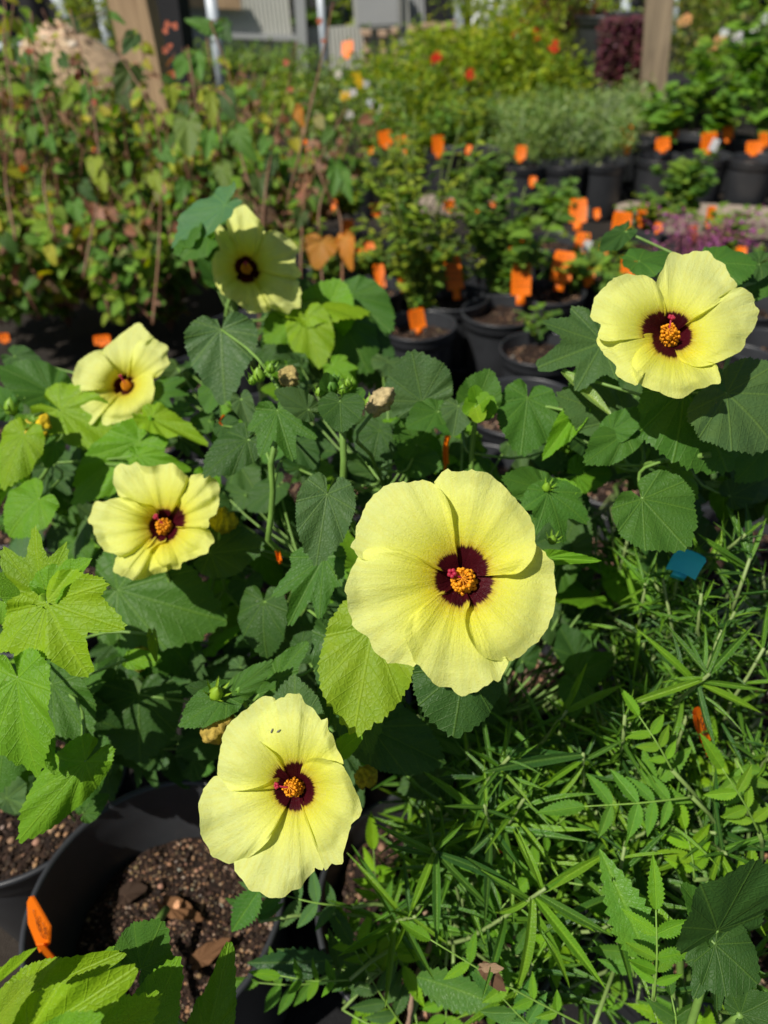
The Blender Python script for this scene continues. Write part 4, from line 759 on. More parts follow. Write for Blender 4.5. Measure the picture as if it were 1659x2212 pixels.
# ================================================================ FLOWERS
def base_rim(base, nrm, h, cen2, aff):
    ox, oy, k = aff; return onplane(ox + k * cen2[0], oy + k * cen2[1], base + nrm * h, nrm)
def petal(outline, cen2, plane_c, nrm, base, h, R0, rs, re, seed, parent, aff, wrink=1.0, name='petal'):
    ox, oy, k = aff; q = random.Random(seed)
    pts = [onplane(ox + k * x, oy + k * y, plane_c, nrm) for x, y in outline]
    nt, ns = 84, 34; out = [Vector(p) for p in spline(pts, nt)]; Lm = sorted((o_ - base_rim(base, nrm, h, cen2, aff)).length for o_ in out)[int(nt * .6)]; mid = sum(out, Vector()) / nt
    V = []; UV = []; F = []; bp_ = base_rim(base, nrm, h, cen2, aff)
    tocam = (EYE - plane_c).normalized()
    ph = [q.uniform(0, 6.3) for _ in range(8)]
    for i in range(ns + 1):
        s = (i / ns)
        for j, O in enumerate(out):
            t = j / (nt - 1); d = O - bp_; L = d.length
            # tiny frill along the free rim
            edge = max(0.0, (s - .86) / .14); fr = (noise.noise(Vector((t * 26 + seed * 7, 0, 0))) * .026 + noise.noise(Vector((t * 70 + seed, 3, 0))) * .016) * edge * math.sin(math.pi * min(1, max(0, t))) ** .3
            p = bp_ + d * (s * (1 + fr))
            rho = min(1.0, L * s / Lm); z = -h * (1 - rho) ** 2.0
            z += h * .16 * math.sin(math.pi * rho) * (1 - abs(2 * t - 1) ** 2)          # each petal bellies out
            z += (rs * (1 - t) ** 2.2 + re * t ** 2.2) * Lm * .42 * math.sin(math.pi * min(1, rho * .98)) ** .9 * rho ** .4
            z += .0028 * min(1, s * 1.5) * (rs * (1 - t) + re * t)
            z += wrink * .0011 * s * (.35 + s) * (math.sin(t * 21 + ph[0] + s) + .7 * math.sin(t * 37 + ph[1]) + .4 * math.sin(t * 60 + ph[2]))
            z += wrink * .0032 * edge * math.sin(t * 15 + ph[3]) + .0022 * s * s * math.sin(t * 6 + ph[4])
            z -= .0026 * max(0, s - .75) / .25 * (.4 + .6 * math.sin(t * 9 + ph[5]))          # rim rolls back a little
            V.append(EYE + (p - EYE) * (1 + z / (p - EYE).dot(nrm))); UV.append(((d.length * s) / R0 , t))
    n = nt
    for i in range(ns):
        for j in range(nt - 1): a = i * n + j; F.append((a, a + 1, a + n + 1, a + n))
    # face toward the viewer
    a, b, c_ = V[F[900][0]], V[F[900][1]], V[F[900][2]]
    if (b - a).cross(c_ - a).dot(nrm) < 0: F = [tuple(reversed(f)) for f in F]
    m = MB(); m.add(V, F, UV); return m.obj(name, M_PETAL, parent, origin=base)
def flower(fid, plant, depth, aff, cen, nrm_cam, petals, raises, h, anth, anth0, stig, R0z, tilt_label=None, wrink=1.0):
    ox, oy, k = aff; cpx = (ox + k * cen[0], oy + k * cen[1]); nrm = (C3 @ Vector(nrm_cam)).normalized(); pc = P(*cpx, depth)
    base = onplane(*cpx, pc - nrm * h, nrm); u = depth / FPX * k           # metres per zoom pixel
    # calyx = the flower's own mesh
    m = MB(); X = nrm.orthogonal().normalized(); Y = nrm.cross(X)
    for kk in range(5):
        a = kk * 1.2566; e = X * math.cos(a) + Y * math.sin(a); s = nrm.cross(e)
        pts = [base - nrm * .012, base - nrm * .004 + e * .007, base + nrm * .004 + e * .013, base + nrm * .006 + e * .022]
        for (w0) in (0,):
            ws = [.004, .007, .006, .0004]; V = []
            for p, w_ in zip(pts, ws): V += [p - s * w_, p + e * w_ * .3 - nrm * .001, p + s * w_]
            m.add(V, [(3 * i + j, 3 * i + j + 1, 3 * i + j + 4, 3 * i + j + 3) for i in range(3) for j in range(2)])
    m.tube([base - nrm * .03, base - nrm * .012, base - nrm * .004, base + nrm * .001], [.0022, .004, .0072, .006], 10)
    fo = m.obj('flower', M_STEM, plant, origin=base, color=(.14, .26, .04))
    if tilt_label: fo['label'] = tilt_label
    R_ = R0z * u
    for i, (o, (a, b)) in enumerate(zip(petals, raises)): petal(o, cen, pc, nrm, base, h, R_, a, b, fid * 17 + i, fo, aff, wrink)
    # staminal column
    # picture points sit on planes raised off the eye
    A0 = onplane(ox + k * anth0[0], oy + k * anth0[1], base + nrm * (h * .30), nrm); A1 = onplane(ox + k * anth[0], oy + k * anth[1], base + nrm * (h * .85), nrm); S1 = onplane(ox + k * stig[0], oy + k * stig[1], base + nrm * (h * .98), nrm)
    q = random.Random(fid); m = MB(); B0 = base + nrm * .001
    m.tube(spline([B0, A0, A1], 8), [.0022, .0021, .002, .0018, .0017, .0015, .0013, .001], 8); m.obj('staminal_column', M_ANTHER, fo, origin=B0)
    m = MB(); L = (A1 - A0); T_ = 95
    for i in range(T_):
        t = (i + .5) / T_; c = A0 + L * (t * 1.25 - .12); e = (L.orthogonal().normalized()); e = Matrix.Rotation(i * 2.4, 3, L.normalized()) @ e; r = R_ * (.062 + .03 * math.sin(math.pi * t)) * q.uniform(.8, 1.2); p = c + e * r
        m.tube([c, p], [.0003, .00022], 4, cap=False)
        for dx in (-1, 1): m.blob(p + L.normalized() * dx * .00055 + e * q.uniform(0, .0006), R_ * q.uniform(.016, .023), None, 1, .25, (1, 1, 1), i)
    m.obj('anthers', M_ANTHER, fo, origin=A0)
    m = MB(); ax = (S1 - A1); ax = ax.normalized() if ax.length > 1e-4 else nrm; nn = (nrm + ax * .6).normalized(); X = nn.orthogonal().normalized(); Y = nn.cross(X)
    m.tube(spline([A1, A1.lerp(S1, .5) + nrm * .0005, S1], 5), .0006, 6)
    for kk in range(5):
        a = kk * 1.2566; p = S1 + (X * math.cos(a) + Y * math.sin(a)) * R_ * .027; m.tube([S1 - nn * .001, p], .00045, 5); m.blob(p + nn * .0003, R_ * .021, None, 2, .12, (1, 1, 1), kk)
    m.obj('stigma', M_STIG, fo, origin=S1)
    return fo, base, nrm
FL = {}
FL['main'] = dict(aff=(718.9, 984.4, .3067), cen=(900, 855), petals=[
 [(905, 840), (880, 650), (850, 500), (820, 350), (760, 230), (715, 190), (760, 130), (805, 92), (850, 115), (940, 105), (1010, 98), (1100, 130), (1200, 210), (1290, 310), (1370, 400), (1415, 500), (1430, 590), (1420, 690), (1385, 760), (1300, 830), (1200, 835), (1120, 825), (1060, 800), (920, 850)],
 [(905, 845), (1100, 720), (1250, 660), (1330, 640), (1430, 630), (1490, 680), (1530, 730), (1560, 750), (1558, 830), (1568, 930), (1570, 1050), (1540, 1130), (1510, 1220), (1430, 1320), (1350, 1390), (1290, 1435), (1220, 1445), (1130, 1440), (1030, 1390), (970, 1300), (935, 1200), (940, 1100), (965, 1030), (905, 870)],
 [(915, 860), (1010, 1020), (1100, 1200), (1180, 1400), (1235, 1440), (1215, 1520), (1170, 1590), (1135, 1585), (1080, 1620), (1000, 1665), (900, 1685), (820, 1640), (720, 1610), (660, 1540), (590, 1470), (560, 1400), (520, 1330), (512, 1220), (545, 1130), (620, 1060), (720, 1000), (800, 975), (890, 870)],
 [(895, 870), (790, 1000), (700, 1150), (640, 1300), (592, 1470), (520, 1470), (440, 1460), (375, 1455), (300, 1380), (260, 1300), (200, 1250), (140, 1180), (110, 1100), (95, 1000), (100, 870), (150, 770), (190, 700), (260, 655), (350, 645), (480, 660), (590, 720), (680, 770), (740, 800), (885, 855)],
 [(885, 865), (740, 830), (600, 800), (400, 780), (250, 740), (180, 720), (160, 670), (120, 630), (155, 590), (165, 520), (195, 440), (240, 330), (310, 260), (400, 200), (480, 178), (530, 190), (600, 175), (690, 185), (750, 230), (810, 320), (835, 400), (845, 500), (855, 600), (870, 680), (895, 850)]],
 raises=[(-.3, .5)] * 5)
FL['low'] = dict(aff=(409.2, 1471.0, .24), cen=(960, 960), petals=[
 [(985, 950), (1008, 870), (1010, 780), (1060, 710), (1150, 690), (1280, 720), (1370, 760), (1440, 860), (1490, 980), (1550, 1130), (1540, 1210), (1460, 1290), (1430, 1400), (1390, 1520), (1380, 1640), (1290, 1650), (1240, 1700), (1210, 1690), (1205, 1620), (1140, 1510), (1080, 1340), (1040, 1240), (1030, 1100), (985, 960)],
 [(975, 960), (1080, 1120), (1180, 1400), (1210, 1690), (1130, 1675), (1120, 1720), (1040, 1800), (1000, 1860), (880, 1920), (740, 1965), (650, 1910), (540, 1870), (460, 1780), (400, 1640), (500, 1480), (640, 1340), (760, 1200), (870, 1100), (965, 960)],
 [(965, 965), (870, 1100), (820, 1200), (770, 1320), (700, 1450), (590, 1550), (490, 1610), (400, 1640), (330, 1635), (210, 1580), (160, 1480), (105, 1390), (90, 1250), (85, 1130), (110, 1010), (150, 940), (200, 880), (260, 850), (400, 860), (550, 890), (720, 910), (960, 950)],
 [(960, 960), (800, 870), (700, 920), (600, 960), (480, 985), (370, 985), (300, 900), (255, 830), (260, 700), (290, 560), (320, 430), (400, 350), (480, 270), (560, 210), (640, 150), (710, 135), (780, 180), (790, 300), (780, 450), (820, 600), (880, 740), (960, 940)],
 [(955, 950), (800, 700), (700, 600), (620, 520), (600, 420), (640, 300), (740, 200), (850, 140), (930, 118), (1000, 120), (1040, 190), (1130, 270), (1190, 350), (1240, 335), (1250, 440), (1285, 470), (1310, 550), (1330, 620), (1380, 700), (1385, 750), (1250, 800), (1100, 850), (1010, 860), (970, 940)]],
 raises=[(.55, .45), (-.3, -.3), (.4, -.25), (.35, -.3), (.5, -.25)])
FL['right'] = dict(aff=(1249.8, 519.8, .24667), cen=(800, 830), petals=[
 [(800, 830), (760, 640), (700, 500), (680, 370), (740, 240), (800, 110), (900, 115), (990, 105), (1080, 90), (1140, 85), (1180, 150), (1280, 210), (1330, 310), (1380, 360), (1370, 430), (1300, 500), (1150, 590), (1030, 660), (960, 720), (810, 830)],
 [(805, 825), (1000, 700), (1150, 560), (1300, 450), (1380, 415), (1450, 410), (1510, 470), (1550, 550), (1580, 610), (1560, 700), (1540, 760), (1470, 860), (1430, 960), (1320, 1020), (1180, 1080), (1050, 1105), (960, 1085), (880, 1040), (850, 950), (850, 890), (805, 840)],
 [(805, 840), (900, 960), (1000, 1040), (1190, 1075), (1225, 1140), (1245, 1210), (1235, 1255), (1160, 1260), (1090, 1295), (1030, 1300), (960, 1350), (900, 1380), (820, 1375), (700, 1330), (620, 1300), (560, 1270), (490, 1200), (470, 1090), (490, 990), (560, 920), (650, 890), (795, 840)],
 [(795, 840), (560, 910), (480, 1010), (470, 1120), (520, 1258), (430, 1240), (325, 1170), (330, 1100), (240, 1010), (170, 920), (175, 820), (250, 760), (400, 760), (600, 800), (790, 830)],
 [(790, 835), (600, 850), (400, 870), (240, 880), (175, 840), (190, 740), (130, 700), (105, 650), (130, 540), (150, 480), (230, 400), (310, 330), (400, 300), (560, 300), (650, 340), (700, 400), (750, 520), (740, 600), (700, 680), (795, 825)]],
 raises=[(-.3, .4), (-.3, .5), (-.3, .45), (-.2, .1), (.2, .45)])
FL['left2'] = dict(aff=(177, 973.3, .21334), cen=(830, 760), petals=[
 [(825, 755), (740, 570), (600, 530), (450, 480), (380, 470), (340, 380), (315, 320), (330, 180), (370, 140), (480, 145), (555, 115), (600, 150), (690, 160), (760, 145), (920, 135), (980, 180), (1050, 240), (1085, 290), (1060, 400), (1000, 480), (920, 600), (835, 755)],
 [(830, 755), (920, 600), (980, 470), (1060, 350), (1100, 260), (1140, 240), (1290, 225), (1320, 270), (1380, 315), (1390, 450), (1385, 560), (1360, 640), (1290, 690), (1280, 780), (1150, 800), (980, 790), (840, 765)],
 [(835, 760), (990, 780), (1150, 780), (1280, 800), (1340, 910), (1300, 970), (1275, 1030), (1220, 1055), (1130, 1095), (1020, 1130), (990, 1200), (900, 1200), (860, 1225), (790, 1200), (700, 1100), (680, 1030), (760, 950), (850, 910), (830, 770)],
 [(835, 765), (840, 920), (820, 1080), (860, 1215), (740, 1250), (620, 1300), (500, 1310), (420, 1265), (400, 1280), (320, 1215), (330, 1130), (360, 1070), (500, 1020), (650, 940), (740, 880), (825, 765)],
 [(825, 765), (760, 860), (700, 960), (600, 1040), (440, 1080), (300, 1040), (200, 990), (140, 880), (110, 770), (60, 720), (90, 640), (110, 560), (150, 510), (210, 520), (300, 490), (380, 475), (480, 480), (560, 530), (640, 560), (720, 580), (750, 640), (825, 755)]],
 raises=[(-.3, .3), (-.25, .2), (.3, .3), (-.3, -.3), (.5, .55)])
FL['left1'] = dict(aff=(132.7, 674.7, .15333), cen=(890, 1030), petals=[
 [(885, 1025), (800, 850), (700, 750), (600, 620), (580, 530), (750, 380), (900, 260), (1060, 150), (1120, 160), (1180, 240), (1250, 300), (1300, 370), (1200, 450), (1050, 550), (1000, 700), (980, 870), (895, 1020)],
 [(890, 1025), (960, 860), (980, 700), (1010, 550), (1080, 420), (1200, 400), (1300, 370), (1400, 430), (1480, 450), (1500, 520), (1495, 620), (1520, 720), (1460, 800), (1380, 890), (1300, 930), (1150, 920), (1040, 950), (895, 1030)],
 [(895, 1030), (1020, 980), (1080, 900), (1170, 850), (1270, 880), (1300, 1000), (1310, 1090), (1290, 1220), (1240, 1330), (1180, 1430), (1080, 1540), (920, 1560), (800, 1580), (700, 1570), (640, 1600), (570, 1560), (580, 1440), (640, 1360), (720, 1250), (850, 1150), (895, 1040)],
 [(890, 1035), (820, 1150), (720, 1260), (640, 1380), (520, 1490), (410, 1590), (370, 1480), (310, 1380), (220, 1250), (240, 1170), (300, 1120), (450, 1080), (600, 1060), (740, 1070), (885, 1035)],
 [(885, 1035), (780, 1080), (620, 1090), (440, 1110), (280, 1110), (190, 1040), (150, 960), (170, 860), (210, 740), (300, 640), (440, 560), (560, 530), (620, 620), (700, 740), (800, 860), (885, 1025)]],
 raises=[(-.2, -.2), (.4, -.2), (.6, .5), (-.3, -.2), (.4, .35)])
FL['back'] = dict(aff=(431.3, 420.3, .14667), cen=(690, 1080), petals=[
 [(685, 1075), (620, 880), (500, 700), (430, 600), (400, 420), (450, 260), (560, 180), (660, 150), (740, 220), (830, 320), (930, 450), (960, 560), (900, 700), (850, 850), (760, 950), (695, 1070)],
 [(690, 1075), (800, 950), (880, 820), (920, 640), (1000, 540), (1100, 520), (1200, 570), (1290, 640), (1350, 680), (1440, 780), (1420, 880), (1400, 980), (1450, 1080), (1500, 1150), (1450, 1230), (1300, 1250), (1100, 1180), (880, 1120), (695, 1080)],
 [(695, 1080), (880, 1080), (1100, 1180), (1300, 1240), (1430, 1250), (1480, 1370), (1490, 1530), (1480, 1660), (1380, 1680), (1290, 1750), (1180, 1710), (1090, 1700), (980, 1600), (900, 1400), (820, 1250), (695, 1090)],
 [(695, 1085), (840, 1260), (920, 1400), (1000, 1580), (1040, 1720), (940, 1740), (850, 1750), (720, 1740), (640, 1660), (500, 1570), (380, 1500), (300, 1420), (400, 1330), (520, 1220), (680, 1090)],
 [(685, 1085), (560, 1200), (480, 1300), (340, 1420), (240, 1330), (210, 1230), (180, 1100), (190, 950), (240, 840), (300, 820), (240, 650), (200, 430), (300, 440), (420, 580), (500, 750), (560, 900), (680, 1075)]],
 raises=[(-.3, .3), (-.2, .3), (-.2, .3), (-.2, .3), (-.3, .3)])

# ================================================================ HIBISCUS PLANTS
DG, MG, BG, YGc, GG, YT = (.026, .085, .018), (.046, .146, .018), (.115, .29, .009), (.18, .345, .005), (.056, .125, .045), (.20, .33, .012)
SH = (.032, .095, .022)  # leaf green for shaded leaves, the shade put into the colour
UPN = (C3 @ Vector((-.15, .25, 1))).normalized()
qh = random.Random(99)
def hibiscus(label, potpx, stems, dleaves, fill=None):
    pt_ = nearest_pot(*potpx); base = Vector((pt_[0], pt_[1], .225)); root = empty('hibiscus_plant', base, label, 'hibiscus', 'yellow hibiscus plants'); mb = MB(); SPn = []
    for s in stems:
        pts = [P(*p) if len(p) == 3 else Vector(p[0]) for p in s['p']]
        low = pts[0]; b0 = base + Vector((qh.uniform(-.03, .03), qh.uniform(-.03, .03), 0)); mids = b0.lerp(low, .5) + Vector((qh.uniform(-.02, .02), qh.uniform(-.02, .02), 0)); n = 26; sp_ = spline([b0, mids] + pts, n); r0 = s.get('r', .0032)
        mb.tube(sp_, [max(.0012, r0 * (1.25 - .5 * k / (n - 1))) for k in range(n)], 8); SPn += [Vector(p) for p in sp_[3:]]
        if s.get('hair'):
            for _ in range(260):
                i = qh.randrange(int(n * .5), n - 1); p = Vector(sp_[i]).lerp(Vector(sp_[i + 1]), qh.random()); e = Vector((qh.gauss(0, 1), qh.gauss(0, 1), qh.gauss(0, 1))).normalized(); mb.tube([p + e * r0 * .8, p + e * (r0 + qh.uniform(.0008, .0018))], [.00008, .00004], 3, cap=False)
    for L in dleaves:
        kind, B, Tq, wd, d, col = L[:6]; o = L[6] if len(L) > 6 else {}
        dt = o.get('dt', .012); Bp = P(*B, d); Tp = P(*Tq, d - dt if 'flat' not in o else d)
        N = (C3 @ Vector((o.get('rx', qh.uniform(-.35, .25)), o.get('ry', qh.uniform(.1, .6)), 1))).normalized()
        put_leaf(kind, Bp, Tp, wd, N, jitc(col, .10, qh), root, qh, variant=o.get('v'), zs=o.get('zs', 1.0))
        c = min(SPn, key=lambda s: (s - Bp).length + (0.06 if s.z > Bp.z + .01 else 0)); sag = (Bp + c) / 2 - (Tp - Bp).normalized() * .012 - UPN * .012
        mb.tube(spline([c, sag, Bp], 8), [.0013] * 7 + [.0010], 6)
    if fill:
        for (x0, y0, x1, y1, d0, d1, n, s0, s1) in fill:
            for _ in range(n):
                px, py, d = qh.uniform(x0, x1), qh.uniform(y0, y1), qh.uniform(d0, d1); a = qh.uniform(0, 6.28); L = qh.uniform(s0, s1); sz = L * (.55 / max(d, .4)) if False else L
                B = P(px, py, d); Tp = P(px + L * math.cos(a), py + L * math.sin(a), d + qh.uniform(-.03, .02)); kd = qh.choice(['ov', 'ov', 'ov', 'el', 'el', 'lo'])
                N = Vector((qh.gauss(-.1, .3), qh.gauss(-.3, .35), 1)).normalized(); put_leaf(kd, B, Tp, None, N, jitc(qh.choice([SH, DG, DG, MG, BG, GG]), .2, qh), root, qh, wm=(Tp - B).length * qh.uniform(.75, 1.0))
                c = min(SPn, key=lambda s: (s - B).length); mb.tube(spline([c, (c + B) / 2 - Vector((0, 0, .012)), B], 6), .0012, 5)
    mb.obj('stem', M_STEM, root, origin=base, color=(.15, .27, .05)); return root
def bud(root, px, py, d, size, up=(0, 1, .5), n=9, col=(.14, .30, .03), core=None):
    c = P(px, py, d); ax = (C3 @ Vector(up)).normalized(); X = ax.orthogonal().normalized(); Y = ax.cross(X); s = size * d / FPX; m = MB()
    m.lathe([(.02 * s, -.3 * s), (.28 * s, -.15 * s), (.34 * s, .1 * s), (.22 * s, .4 * s), (.02 * s, .6 * s)], 10); M = Matrix((X, Y, ax)).transposed(); m.v = [tuple(M @ Vector(v) + c) for v in m.v]
    for k in range(n):
        a = k * 6.283 / n; e = X * math.cos(a) + Y * math.sin(a); t = ax.cross(e); o = c - ax * s * .2
        V = []
        for (f, w_) in ((0, .05), (.35, .07), (.7, .05), (1, .005)):
            p = o + e * s * (.1 + .62 * math.sin(f * 1.2)) + ax * s * (f * .75); V += [p - t * w_ * s, p + e * .02 * s, p + t * w_ * s]
        m.add(V, [(3 * i + j, 3 * i + j + 1, 3 * i + j + 4, 3 * i + j + 3) for i in range(3) for j in range(2)])
    return m.obj('bud', M_STEM, root, origin=c, color=col)
def withered(root, x0, y0, x1, y1, d, col, wd=.45, name='withered_flower'):
    a, b = P(x0, y0, d), P(x1, y1, d); ax = (b - a); L = ax.length; ax.normalize(); X = ax.orthogonal().normalized(); Y = ax.cross(X); m = MB(); V = []; n = 26; k = 16; sd_ = x0 * .37
    for i in range(n):
        t = i / (n - 1); r = L * wd * .5 * (math.sin(math.pi * min(1, t * .85 + .12)) ** .6) * (1 if t < .93 else .6)
        for j in range(k):
            an = 6.283 * j / k + t * 2.6; rr = r * (1 + .30 * math.sin(an * 4 + sd_) + .6 * noise.noise(Vector((math.cos(an) * 2, math.sin(an) * 2, t * 6 + sd_)))); V.append(a + ax * L * t + X * rr * math.cos(an) + Y * rr * math.sin(an))
    m.add(V, [(i * k + j, i * k + (j + 1) % k, (i + 1) * k + (j + 1) % k, (i + 1) * k + j) for i in range(n - 1) for j in range(k)]); m.add(V[-k:], [tuple(range(k))])
    return m.obj(name, M_WITHER, root, origin=a, color=col)
def add_flower(key, plant, depth, n, h, anth0, anth, stig, R0, label, wr=1.0):
    f = FL[key]; ks = list(FL).index(key); return flower(ks + 1, plant, depth, f['aff'], f['cen'], n, f['petals'], f['raises'], h, anth, anth0, stig, R0, label, wr)

# --- centre plant with the main and the low flower
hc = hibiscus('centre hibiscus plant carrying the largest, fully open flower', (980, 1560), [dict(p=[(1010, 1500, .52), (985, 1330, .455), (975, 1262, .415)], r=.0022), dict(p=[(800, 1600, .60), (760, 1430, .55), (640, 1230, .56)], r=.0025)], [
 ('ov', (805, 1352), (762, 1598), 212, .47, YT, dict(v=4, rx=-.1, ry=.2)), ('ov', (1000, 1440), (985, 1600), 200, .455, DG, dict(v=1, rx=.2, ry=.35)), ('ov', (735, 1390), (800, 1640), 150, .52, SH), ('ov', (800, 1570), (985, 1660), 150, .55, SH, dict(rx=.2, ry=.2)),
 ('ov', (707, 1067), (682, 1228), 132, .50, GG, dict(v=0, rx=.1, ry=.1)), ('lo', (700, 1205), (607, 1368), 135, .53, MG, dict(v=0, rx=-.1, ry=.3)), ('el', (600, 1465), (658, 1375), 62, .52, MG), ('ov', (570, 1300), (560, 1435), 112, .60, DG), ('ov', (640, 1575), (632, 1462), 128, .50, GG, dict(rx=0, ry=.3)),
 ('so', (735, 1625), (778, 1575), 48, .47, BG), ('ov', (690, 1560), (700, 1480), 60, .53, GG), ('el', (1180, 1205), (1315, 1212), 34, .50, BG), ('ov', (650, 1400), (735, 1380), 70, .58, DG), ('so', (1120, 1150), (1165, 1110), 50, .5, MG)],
 fill=[(560, 1250, 760, 1480, .62, .75, 26, 60, 110), (700, 1400, 960, 1680, .60, .72, 24, 70, 130), (960, 1150, 1300, 1500, .66, .8, 24, 70, 120)])
add_flower('main', hc, .385, (-.06, .08, 1), .019, (935, 905), (915, 865), (840, 828), 790, 'large frontal yellow flower with the dark red eye')
hl = hibiscus('low hibiscus plant with the flower leaning over the large pot', (640, 1650), [dict(p=[(700, 1770, .60), (680, 1740, .50), (650, 1712, .468)], r=.0022), dict(p=[(620, 1640, .62), (545, 1540, .54), (500, 1490, .52)], r=.0022)], [
 ('ov', (490, 1505), (375, 1568), 85, .50, MG, dict(rx=-.1, ry=.5)), ('ov', (500, 1500), (582, 1430), 58, .50, MG, dict(rx=.1, ry=.3)), ('ov', (300, 1500), (300, 1660), 195, .66, DG, dict(v=1)), ('ov', (470, 1500), (400, 1480), 50, .54, DG), ('so', (560, 1500), (620, 1480), 50, .55, MG)],
 fill=[(200, 1440, 640, 1660, .70, .84, 30, 70, 130), (560, 1500, 760, 1700, .66, .78, 12, 60, 110)])
add_flower('low', hl, .435, (-.32, .06, 1), .023, (990, 955), (905, 960), (785, 942), 700, 'yellow flower nearest the pot, two tiny grey insects on its top petal')
bud(hl, 466, 1500, .495, 46, (.3, .6, .6), 7, (.22, .36, .02)); bud(hl, 515, 1492, .50, 22, (.2, .6, .4), 6, (.12, .26, .03)); withered(hl, 500, 1545, 440, 1602, .50, (.42, .30, .06), .62); withered(hl, 770, 1690, 815, 1665, .52, (.33, .28, .02), .7)
# two tiny insects
LOWP = [o for o in bpy.data.objects if o.name.startswith('petal') and (o.location - P(640, 1700, .44)).length < .04]
def surf_pt(px, py):
    best = None
    for o in LOWP:
        for v in o.data.vertices:
            p = v.co + o.location; w_ = p - EYE; d = -w_.dot(VB); e = (CX + FPX * w_.dot(VR) / d - px) ** 2 + (CY - FPX * w_.dot(VU) / d - py) ** 2
            if e < 9 and (best is None or d < best[0]): best = (d, p.copy())
    return (best[1] if best else P(px, py, .42)) + VB * .0008
f_ = [o for o in bpy.data.objects if o.name.startswith('flower')]
for k, (px, py, an) in enumerate(((589, 1580, 1.2), (602, 1580, .6))):
    p = surf_pt(px, py); e = C3 @ Vector((math.cos(an), math.sin(an), 0)); m = MB(); m.tube([p - e * .0014, p - e * .0006, p + e * .0008, p + e * .0017], [.0002, .0006, .0005, .0001], 8); tag(m.obj('insect', simple('insect_grey%d' % k, (.13, .13, .10), .5)), ['tiny grey insect, left of the pair on the low flower petal', 'tiny grey insect, right of the pair on the low flower petal'][k], 'insect', 'tiny insects on the petal')
# --- centre-back plant of bud clusters
hb = hibiscus('hibiscus plant with bud clusters and withered blooms in the centre', (830, 1150), [dict(p=[(600, 1190, .62), (592, 1080, .585), (586, 990, .56), (620, 870, .57)], r=.0030, hair=1), dict(p=[(744, 1100, .58), (742, 1040, .55), (741, 930, .535), (716, 855, .54)], r=.0034, hair=1), dict(p=[(1000, 1080, .66), (1020, 960, .62), (1030, 880, .60)], r=.003), dict(p=[(800, 980, .58), (765, 950, .545), (815, 880, .56)], r=.002)], [
 ('lo', (600, 888), (634, 1004), 150, .545, MG, dict(v=0, rx=-.05, ry=.2)), ('ov', (535, 950), (430, 1022), 92, .58, DG, dict(rx=.1, ry=.4)), ('ov', (665, 885), (590, 838), 62, .53, GG, dict(rx=.1, ry=.2)), ('ov', (735, 868), (738, 936), 104, .525, DG, dict(rx=0, ry=.4)), ('ov', (712, 850), (704, 802), 44, .53, MG), ('so', (760, 870), (792, 835), 40, .54, MG),
 ('ov', (912, 868), (888, 752), 152, .60, GG, dict(v=4, rx=-.1, ry=.2)), ('ov', (1028, 880), (1062, 792), 100, .60, MG, dict(rx=.1, ry=.2)), ('ov', (945, 890), (872, 922), 72, .585, MG), ('el', (990, 878), (978, 950), 76, .58, GG), ('ov', (1140, 860), (1125, 990), 132, .60, MG, dict(rx=.1, ry=.3)), ('el', (1245, 892), (1162, 1004), 58, .58, BG, dict(v=2)), ('el', (520, 862), (545, 935), 50, .60, GG), ('el', (478, 712), (482, 880), 160, .64, GG, dict(v=0, rx=.0, ry=.1)), ('ov', (470, 825), (444, 896), 60, .67, MG),
 ('so', (738, 1063), (692, 1048), 24, .53, BG), ('ov', (640, 960), (690, 1010), 70, .62, DG), ('ov', (820, 930), (800, 1010), 110, .62, DG), ('ov', (900, 960), (860, 900), 90, .62, MG), ('ov', (880, 990), (960, 1010), 80, .64, MG), ('so', (1035, 870), (1075, 905), 60, .58, BG), ('so', (1030, 872), (1000, 900), 50, .575, BG), ('so', (1030, 870), (1020, 825), 40, .575, BG), ('so', (1035, 875), (1062, 850), 44, .57, BG), ('so', (1028, 880), (1040, 918), 46, .57, YGc), ('ov', (850, 935), (905, 1000), 80, .66, MG)],
 fill=[(440, 900, 780, 1250, .66, .82, 44, 50, 100), (780, 900, 1060, 1080, .68, .82, 32, 50, 100), (380, 780, 560, 960, .80, .95, 12, 50, 90), (560, 780, 840, 880, .70, .85, 10, 50, 80), (1050, 950, 1250, 1150, .66, .8, 10, 60, 100)])
for k, (x, y, s) in enumerate(((716, 838, 40), (740, 846, 30), (690, 850, 28), (752, 830, 24), (724, 822, 26), (1030, 868, 34), (1045, 885, 24), (1018, 880, 24), (560, 815, 40), (585, 800, 30), (545, 825, 26), (800, 875, 36))): bud(hb, x, y, .53 if x < 800 and x > 600 else .58, s, (qh.uniform(-.3, .3), .8, .6), 8, qh.choice([(.16, .32, .02), (.10, .24, .03), (.20, .36, .03)]))
withered(hb, 618, 835, 632, 790, .60, (.48, .38, .14), .85); withered(hb, 797, 893, 850, 838, .56, (.50, .40, .20), .5)
